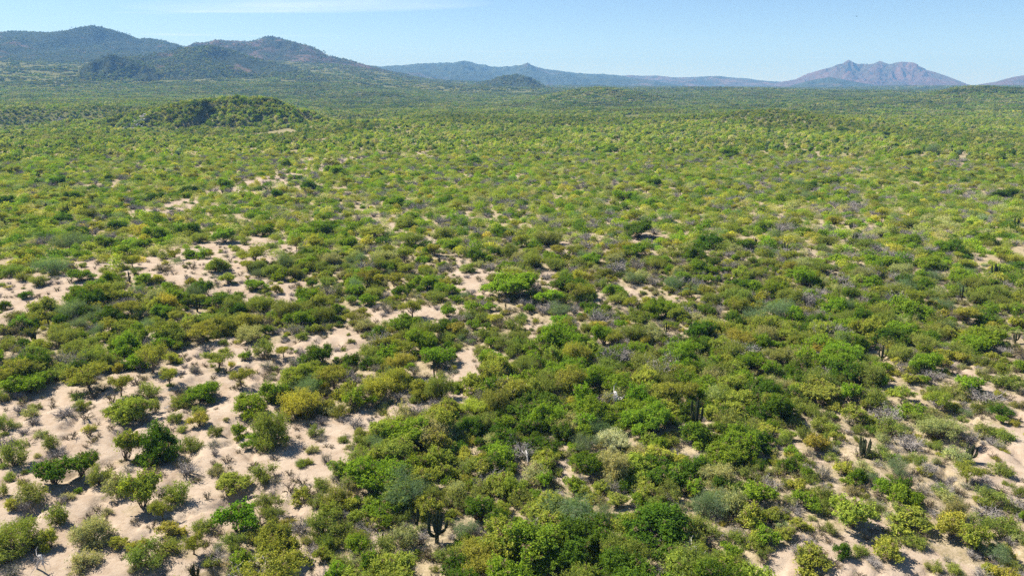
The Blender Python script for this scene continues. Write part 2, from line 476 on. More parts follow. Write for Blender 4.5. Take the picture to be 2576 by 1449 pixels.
HG1 = hill_material('scrubby_hillside', (0.022, 0.036, 0.018), (0.060, 0.072, 0.034), (0.16, 0.10, 0.075), (0.22, 0.155, 0.12), 0.10, 1.0)
HG2 = hill_material('rocky_hillside', (0.024, 0.036, 0.020), (0.060, 0.062, 0.036), (0.10, 0.070, 0.056), (0.155, 0.115, 0.09), 0.40, 1.3)
HG3 = hill_material('far_hillside', (0.025, 0.042, 0.025), (0.07, 0.085, 0.045), (0.12, 0.09, 0.075), (0.16, 0.13, 0.11), 0.12, 0.5)
HG4 = hill_material('red_rock', (0.055, 0.050, 0.035), (0.10, 0.085, 0.06), (0.085, 0.054, 0.048), (0.150, 0.096, 0.084), 0.54, 0.55)
HG5 = hill_material('bluish_far_rock', (0.030, 0.042, 0.030), (0.07, 0.075, 0.05), (0.12, 0.085, 0.07), (0.19, 0.13, 0.105), 0.35, 0.6)
massif('hill', [(-420, 140), (-200, 104), (-60, 96), (0, 90), (60, 82), (130, 82), (190, 90), (250, 80), (300, 84), (360, 104), (420, 108), (455, 116), (520, 150), (620, 185)], 3900, 1300, 900, HG1, 41, trees=5200, spur=1.0, relief=.8)
massif('hill', [(380, 190), (450, 128), (500, 110), (560, 101), (600, 103), (640, 104), (690, 99), (740, 103), (780, 120), (830, 148), (870, 153), (930, 168), (1010, 185), (1100, 205)], 3700, 1000, 800, HG2, 52, rough=1.8, spur=1.0, relief=.9, trees=2600)
massif('hill', [(180, 205), (240, 160), (290, 150), (330, 146), (400, 136), (470, 122), (545, 115), (600, 130), (660, 150), (720, 165), (800, 185), (900, 200)], 2500, 560, 500, HG1, 63, trees=3400, spur=1.0)
massif('hill', [(205, 175), (240, 152), (290, 137), (340, 150), (400, 176)], 2050, 150, 120, HG1, 74, nu=120, trees=500)
massif('hill', [(1190, 212), (1240, 200), (1270, 190), (1300, 187), (1330, 194), (1360, 210), (1378, 219)], 2500, 240, 200, HG1, 85, nu=120, trees=600)
massif('mountain', [(800, 190), (900, 165), (960, 170), (1000, 165), (1060, 160), (1110, 158), (1140, 158), (1165, 153), (1200, 160), (1240, 168), (1300, 165), (1325, 162), (1370, 172), (1400, 177), (1470, 185), (1540, 187), (1600, 196), (1700, 212)], 6000, 1700, 1200, HG3, 96, nu=420, relief=.9, rough=3.2)
massif('mountain', [(1440, 205), (1530, 190), (1600, 190), (1650, 190), (1700, 195), (1740, 193), (1800, 192), (1850, 195), (1890, 199), (1930, 204), (1990, 206), (2060, 212)], 7000, 1300, 1200, HG5, 107, nu=320, relief=.9, rough=2.5)
massif('mountain', [(1940, 210), (2000, 199), (2030, 185), (2060, 177), (2085, 172), (2100, 165), (2113, 162), (2121, 156), (2128, 152), (2137, 158), (2150, 163), (2180, 162), (2195, 160), (2205, 155), (2218, 160), (2230, 164), (2243, 160), (2260, 158), (2290, 161), (2305, 167), (2330, 177), (2380, 193), (2420, 207), (2450, 216)], 6600, 1100, 1000, HG4, 118, rough=4.0, spur=0.9, relief=1.25, nu=480, nv=130)
massif('hill', [(1990, 214), (2030, 204), (2060, 197), (2085, 194), (2110, 197), (2150, 206), (2210, 214)], 4900, 560, 500, HG3, 129, nu=160)
massif('mountain', [(2460, 212), (2500, 206), (2540, 194), (2576, 188), (2640, 180), (2720, 186), (2800, 205)], 6000, 900, 800, HG4, 140, nu=200, rough=1.3)

# ------------------------------------------------------------------ plants: one model of each kind, its parts apart
def tube(path, rads, sides=4):
    """verts, faces of one tapered limb along a list of points."""
    path = np.asarray(path, float); n = len(path)
    tan = np.gradient(path, axis=0)
    tan /= np.linalg.norm(tan, axis=1, keepdims=True) + 1e-9
    ref = np.where(np.abs(tan[:, 2:3]) < 0.9, [[0, 0, 1.0]], [[1.0, 0, 0]])
    a = np.cross(tan, ref); a /= np.linalg.norm(a, axis=1, keepdims=True) + 1e-9
    b = np.cross(tan, a)
    ang = np.arange(sides) * 2 * math.pi / sides
    ring = a[:, None, :] * np.cos(ang)[None, :, None] + b[:, None, :] * np.sin(ang)[None, :, None]
    v = (path[:, None, :] + ring * np.asarray(rads)[:, None, None]).reshape(-1, 3)
    i, j = np.meshgrid(np.arange(n - 1), np.arange(sides), indexing='ij')
    j2 = (j + 1) % sides
    f = np.stack([i * sides + j, i * sides + j2, (i + 1) * sides + j2, (i + 1) * sides + j], -1).reshape(-1, 4)
    return v, f
class Limbs:
    def __init__(s): s.v, s.f, s.n = [], [], 0
    def add(s, path, rads, sides=4):
        v, f = tube(path, rads, sides)
        s.v.append(v); s.f.append(f + s.n); s.n += len(v)
    def mesh(s, name, mat, smooth=False):
        return mesh_np(name, np.concatenate(s.v), [np.concatenate(s.f)], mat, smooth=smooth)
def bent(p0, p1, n=4, sag=0.12, r=None):
    """a crooked path between two points"""
    t = np.linspace(0, 1, n)[:, None]
    p0, p1 = np.asarray(p0, float), np.asarray(p1, float)
    L = np.linalg.norm(p1 - p0)
    off = r.normal(0, sag * L, (n, 3)) * (t * (1 - t) * 4)
    off[:, 2] += (t * (1 - t))[:, 0] * L * 0.25
    return p0 + (p1 - p0) * t + off

def leaf_quads(c, nrm, L, W, r):
    n = len(c)
    nrm = nrm / (np.linalg.norm(nrm, axis=1, keepdims=True) + 1e-9)
    t = r.normal(0, 1, (n, 3)); t -= nrm * (t * nrm).sum(1, keepdims=True)
    t /= np.linalg.norm(t, axis=1, keepdims=True) + 1e-9
    b = np.cross(nrm, t)
    L, W = L[:, None] / 2, W[:, None] / 2
    v = np.stack([c - t * L, c + b * W + nrm * L * 0.18, c + t * L, c - b * W + nrm * L * 0.18], 1).reshape(-1, 3)
    return v, np.arange(4 * n, dtype=np.int32).reshape(n, 4)

def crown_shape(r, rad, hgt, base, nl, flat=0.0, ragged=0.25):
    """lobes of a crown: centres and radii (ellipsoids), unequal and off centre"""
    H = hgt - base
    lobes = [(r.normal(0, .12) * rad, r.normal(0, .12) * rad, base + H * 0.48, rad * 0.52, H * 0.46)]
    for k in range(nl):
        a = 2 * math.pi * (k + r.uniform(-.6, .6)) / nl
        q = rad * r.uniform(0.30, 0.80)
        lr = rad * r.uniform(0.22, 0.46)
        zc = base + H * (r.uniform(0.12, 0.78) * (1 - .35 * (q / rad) ** 2) if not flat else r.uniform(0.35, 0.85))
        lh = min(H * r.uniform(0.16, 0.40) * (1 - 0.45 * flat), hgt - zc + 0.25 * H)
        lobes.append((q * math.cos(a), q * math.sin(a), zc, lr, lh))
    return lobes

def foliage(name, r, lobes, n_clump, per, clump_r, L, W, base=0.0, out_bias=0.55, up=0.5, lvspread=0.5, mat=None, shoot=0.55):
    """leaves set along many short shoots that leave the lobes outwards and up"""
    vol = np.array([l[3] * l[3] * .6 + l[3] * l[4] * .4 for l in lobes]); vol = vol / vol.sum()
    pick = r.choice(len(lobes), n_clump, p=vol)
    lb = np.array(lobes)[pick]
    d = r.normal(0, 1, (n_clump, 3)); d /= np.linalg.norm(d, axis=1, keepdims=True)
    d[:, 2] = np.where(d[:, 2] < -0.30, -d[:, 2] * 0.8, d[:, 2])
    rad = r.uniform(0, 1, n_clump) ** 0.40 * r.uniform(0.80, 1.10, n_clump)
    cc = lb[:, :3] + d * rad[:, None] * np.stack([lb[:, 3], lb[:, 3], lb[:, 4]], 1)
    cc[:, 2] = np.maximum(cc[:, 2], base + r.uniform(0.03, 0.3, n_clump))
    ctone = np.clip(r.normal(0.45, lvspread * 0.5, n_clump), 0, 1)
    csz = r.uniform(0.6, 1.4, n_clump)
    ax = d + r.normal(0, .45, (n_clump, 3)) + np.array([0, 0, .55])
    ax /= np.linalg.norm(ax, axis=1, keepdims=True)
    idx = np.repeat(np.arange(n_clump), per)
    n = len(idx)
    t = r.uniform(0, 1, n)
    off = ax[idx] * ((t - .45) * shoot * csz[idx] * clump_r * 4.2)[:, None] + r.normal(0, 1, (n, 3)) * (clump_r * .62 * (1.15 - .75 * t) * csz[idx])[:, None]
    c = cc[idx] + off
    c[:, 2] = np.maximum(c[:, 2], 0.04)
    nrm = d[idx] * out_bias + r.normal(0, 0.6, (n, 3)) + np.array([0, 0, up])
    Ls = L * r.uniform(0.6, 1.4, n); Ws = W * r.uniform(0.6, 1.4, n)
    v, f = leaf_quads(c, nrm, Ls, Ws, r)
    lv = np.clip(ctone[idx] + r.normal(0, 0.2, n) + .15 * (t - .5), 0, 1)
    lv = np.where((r.uniform(0, 1, n_clump) < .05)[idx], -1.0, lv)
    return mesh_np(name, v, [f], mat or M_LEAF, {'lv': np.repeat(lv, 4)}), cc

PROTO = {}          # kind -> list of dicts of part meshes (near), with nominal radius and height
def shrub_model(seed, rad, hgt, nl, n_clump, per, clump_r, L, W, base=0.05, flat=0.0, stems=14, bark=None, trunk=0.0, up=0.5, lvspread=0.5, sag=0.12, shoot=.6):
    r = np.random.default_rng(seed)
    lobes = crown_shape(r, rad, hgt, base, nl, flat)
    fm, cc = foliage('foliage', r, lobes, n_clump, per, clump_r, L, W, base, up=up, lvspread=lvspread, shoot=shoot)
    lm = Limbs()
    ends = cc[r.choice(len(cc), stems)]
    if trunk:
        fork = np.array([r.normal(0, .12), r.normal(0, .12), trunk])
        lm.add(bent((0, 0, -0.15), fork, 4, 0.06, r), np.linspace(0.05 * rad + 0.05, 0.035 * rad + 0.03, 4), 6)
        mids = []
        for k in range(5):
            a = 2 * math.pi * k / 5 + r.uniform(-.4, .4)
            e = fork + np.array([math.cos(a) * rad * .45, math.sin(a) * rad * .45, (hgt - trunk) * r.uniform(.3, .6)])
            lm.add(bent(fork, e, 4, 0.1, r), np.linspace(0.03 * rad + 0.02, 0.014 * rad + 0.012, 4), 5); mids.append(e)
        for e in ends:
            m = min(mids, key=lambda q: np.linalg.norm(q - e))
            lm.add(bent(m, e, 3, 0.1, r), np.linspace(0.011 * rad + 0.01, 0.008, 3), 3)
    else:
        for e in ends:
            a = r.uniform(0, 6.28); q = r.uniform(0, 0.12) * rad
            lm.add(bent((q * math.cos(a), q * math.sin(a), -0.1), e, 4, sag, r), np.linspace(0.016 * rad + 0.012, 0.008, 4), 4)
    sm = lm.mesh('stems', bark or M_BARK)
    return {'foliage': fm, 'trunk' if trunk else 'stems': sm, 'rad': rad, 'hgt': hgt}

def dry_model(seed, rad, hgt, n_main, n_twig, bark, leafy=0):
    r = np.random.default_rng(seed)
    lm = Limbs(); tips = []
    for k in range(n_main):
        a = r.uniform(0, 6.28); q = r.uniform(0.25, 1.0) ** 0.6 * rad
        e = np.array([q * math.cos(a), q * math.sin(a), hgt * r.uniform(0.5, 1.0) * (1 - 0.35 * (q / rad) ** 2)])
        p = bent((0.06 * math.cos(a), 0.06 * math.sin(a), -0.1), e, 5, 0.10, r)
        lm.add(p, np.linspace(0.042 * rad ** 0.5, 0.015, 5), 4)
        tips += [p[2], p[3], p[4]]
        for j in range(3):
            s = p[r.integers(1, 4)]
            e2 = s + (e - s) * r.uniform(.3, .8) + r.normal(0, 0.22 * rad, 3)
            e2[2] = max(e2[2], 0.1)
            lm.add(bent(s, e2, 3, 0.12, r), np.linspace(0.020, 0.010, 3), 3); tips += [e2, (s + e2) / 2]
    bm_ = lm.mesh('branches', bark)
    tips = np.array(tips)
    idx = r.integers(0, len(tips), n_twig)
    c = tips[idx] + r.normal(0, 0.11 * rad + 0.05, (n_twig, 3)); c[:, 2] = np.maximum(c[:, 2], 0.03)
    v, f = leaf_quads(c, r.normal(0, 1, (n_twig, 3)), r.uniform(.15, .42, n_twig) * (0.6 + 0.25 * rad), r.uniform(.016, .034, n_twig), r)
    tw = mesh_np('twigs', v, [f], bark)
    d = {'branches': bm_, 'twigs': tw, 'rad': rad, 'hgt': hgt}
    if leafy:
        idx = r.integers(0, len(tips), leafy)
        c = tips[idx] + r.normal(0, 0.13 * rad, (leafy, 3)); c[:, 2] = np.maximum(c[:, 2], 0.05)
        v, f = leaf_quads(c, r.normal(0, .6, (leafy, 3)) + [0, 0, .4], r.uniform(.05, .13, leafy), r.uniform(.025, .05, leafy), r)
        d['foliage'] = mesh_np('foliage', v, [f], M_LEAF, {'lv': np.repeat(r.uniform(0, 1, leafy), 4)})
    return d

def column_mesh(name, path, rad, ribs=9, mat=None):
    path = np.asarray(path, float)
    # densify, round tip
    t = np.linspace(0, 1, 12); src = np.linspace(0, 1, len(path))
    p = np.stack([np.interp(t, src, path[:, k]) for k in range(3)], 1)
    n = 12; sides = ribs * 2
    rads = np.full(n, rad); rads[0] *= 0.8; rads[-3:] = [rad * 0.95, rad * 0.75, rad * 0.2]
    v, f = tube(p, rads, sides)
    vv = v.reshape(n, sides, 3); vv[:, 1::2] = p[:, None] + (vv[:, 1::2] - p[:, None]) * 0.76
    return mesh_np(name, vv.reshape(-1, 3), [f], mat or M_CACTUS)
def cactus_model(seed, form):
    r = np.random.default_rng(seed)
    parts = []
    if form == 'candelabra':
        parts.append(('stem', column_mesh('stem', [(0, 0, -.2), (0.02, 0, 1.6), (0.0, 0, 3.7)], .19)))
        for k, (a, q, z0, top) in enumerate(((0.2, .55, .9, 3.4), (1.4, .6, 1.2, 3.0), (2.8, .75, .8, 3.9), (3.5, .45, 1.3, 3.1), (4.4, .6, 1.0, 3.5), (5.5, .85, 1.1, 2.7))):
            c, s = math.cos(a), math.sin(a)
            parts.append(('arm', column_mesh('arm', [(c * .1, s * .1, z0), (c * q * .55, s * q * .55, z0 + .18), (c * q * .92, s * q * .92, z0 + .55), (c * q, s * q, z0 + 1.0), (c * q * 1.06, s * q * 1.06, top)], .15, 8)))
        rad, hgt = 1.0, 3.9
    elif form == 'forked':
        parts.append(('stem', column_mesh('stem', [(0, 0, -.2), (0, 0, 1.5), (.05, 0, 3.4)], .17)))
        for a, q, z0, top in ((0.1, .5, .7, 2.8), (3.0, .6, .9, 3.0), (4.6, .4, .6, 2.2)):
            c, s = math.cos(a), math.sin(a)
            parts.append(('arm', column_mesh('arm', [(c * .1, s * .1, z0), (c * q * .7, s * q * .7, z0 + .25), (c * q, s * q, z0 + .7), (c * q * 1.1, s * q * 1.1, top)], .13, 8)))
        rad, hgt = .75, 3.4
    elif form == 'organ':
        for k in range(11):
            a = r.uniform(0, 6.28); q = r.uniform(.1, .75); tt = r.uniform(1.2, 2.5)
            c, s = math.cos(a), math.sin(a)
            parts.append(('stem', column_mesh('stem', [(c * q * .35, s * q * .35, -.15), (c * q * .75, s * q * .75, .4), (c * q, s * q, 1.0), (c * q * 1.2, s * q * 1.2, tt)], .10, 7)))
        rad, hgt = .9, 2.3
    else:
        parts.append(('stem', column_mesh('stem', [(0, 0, -.2), (.03, 0, 1.8), (0.0, .04, 3.8)], .17)))
        parts.append(('arm', column_mesh('arm', [(.1, 0, 1.1), (.3, .05, 1.25), (.36, .06, 1.6), (.37, .06, 2.3)], .11, 8)))
        rad, hgt = .4, 3.8
    return {'parts': parts, 'rad': rad, 'hgt': hgt}
def deadwood_model(seed):
    r = np.random.default_rng(seed)
    lm = Limbs(); tr = Limbs()
    tr.add([(-1.0, 0, 0.0), (-.7, .05, .45), (-.3, 0, .85), (.3, .1, 1.0), (.9, 0, .75), (1.3, .1, .35)], [.11, .10, .09, .075, .05, .02], 6)
    for k in range(14):
        s = np.array([r.uniform(-.7, 1.1), 0, 0.8]); e = s + r.normal(0, .55, 3); e[2] = abs(e[2] - .6) + .3
        lm.add(bent(s, e, 4, .14, r), np.linspace(.04, .01, 4), 4)
    return {'trunk': tr.mesh('trunk', M_WHITE), 'branches': lm.mesh('branches', M_WHITE), 'rad': 1.3, 'hgt': 1.3}

N = 4
PROTO['green'] = [shrub_model(100 + k, 2.5, 2.9, 10 + k, 680, 19, .24, .21, .095, stems=26, lvspread=.55) for k in range(N)]          # dense, glossy looking
PROTO['small_green'] = [shrub_model(120 + k, 1.3, 1.5, 6, 200, 18, .17, .155, .07, stems=16) for k in range(3)]
PROTO['olive'] = [shrub_model(140 + k, 2.1, 2.2, 10, 500, 19, .23, .18, .052, stems=46, shoot=.9, up=.3, lvspread=.45) for k in range(N)]       # finer, looser
PROTO['small_olive'] = [shrub_model(160 + k, 1.05, 1.1, 6, 150, 18, .16, .14, .042, stems=26, shoot=.95, up=.3) for k in range(3)]
PROTO['wispy'] = [shrub_model(180 + k, 2.0, 2.1, 7, 300, 18, .28, .22, .030, stems=30, shoot=1.1, up=.2, lvspread=.35, bark=M_GREY) for k in range(3)]
PROTO['tree'] = [shrub_model(200 + k, 2.0, 2.8, 11, 340, 19, .22, .165, .065, base=.95, flat=.7, stems=44, trunk=.85, lvspread=.5) for k in range(N)]
PROTO['dry'] = [dry_model(220 + k, 1.3, 1.5, 30, 480, M_GREY) for k in range(3)]
PROTO['dry_leafy'] = [dry_model(240 + k, 1.2, 1.2, 20, 500, M_BARK if k % 2 else M_GREY, 700) for k in range(3)]
PROTO['sprig'] = [dry_model(260 + k, .6, .8, 8, 70, M_BARK, 60) for k in range(3)]
PROTO['bare_tree'] = [dry_model(280 + k, 1.4, 2.1, 16, 420, M_WHITE) for k in range(2)]
PROTO['candelabra'] = [cactus_model(1, 'candelabra')]
PROTO['forked'] = [cactus_model(2, 'forked')]
PROTO['organ'] = [cactus_model(3, 'organ'), cactus_model(4, 'organ')]
PROTO['column'] = [cactus_model(5, 'column')]
PROTO['deadwood'] = [deadwood_model(6)]

TINTS = {   # base colours of the leaves, kind by kind
    'G': (0.222, 0.325, 0.038), 'D': (0.115, 0.192, 0.028), 'O': (0.258, 0.300, 0.084), 'Y': (0.40, 0.39, 0.085),
    'B': (0.185, 0.255, 0.150), 'P': (0.40, 0.40, 0.22), 'W': (0.62, 0.54, 0.42), 'T': (0.310, 0.325, 0.070), 'X': (0.32, 0.30, 0.19),
    's': (0.20, 0.20, 0.09), 'C': (0.05, 0.06, 0.03), 'Z': (.5, .5, .5), 'A': (.315, .360, .075),
}

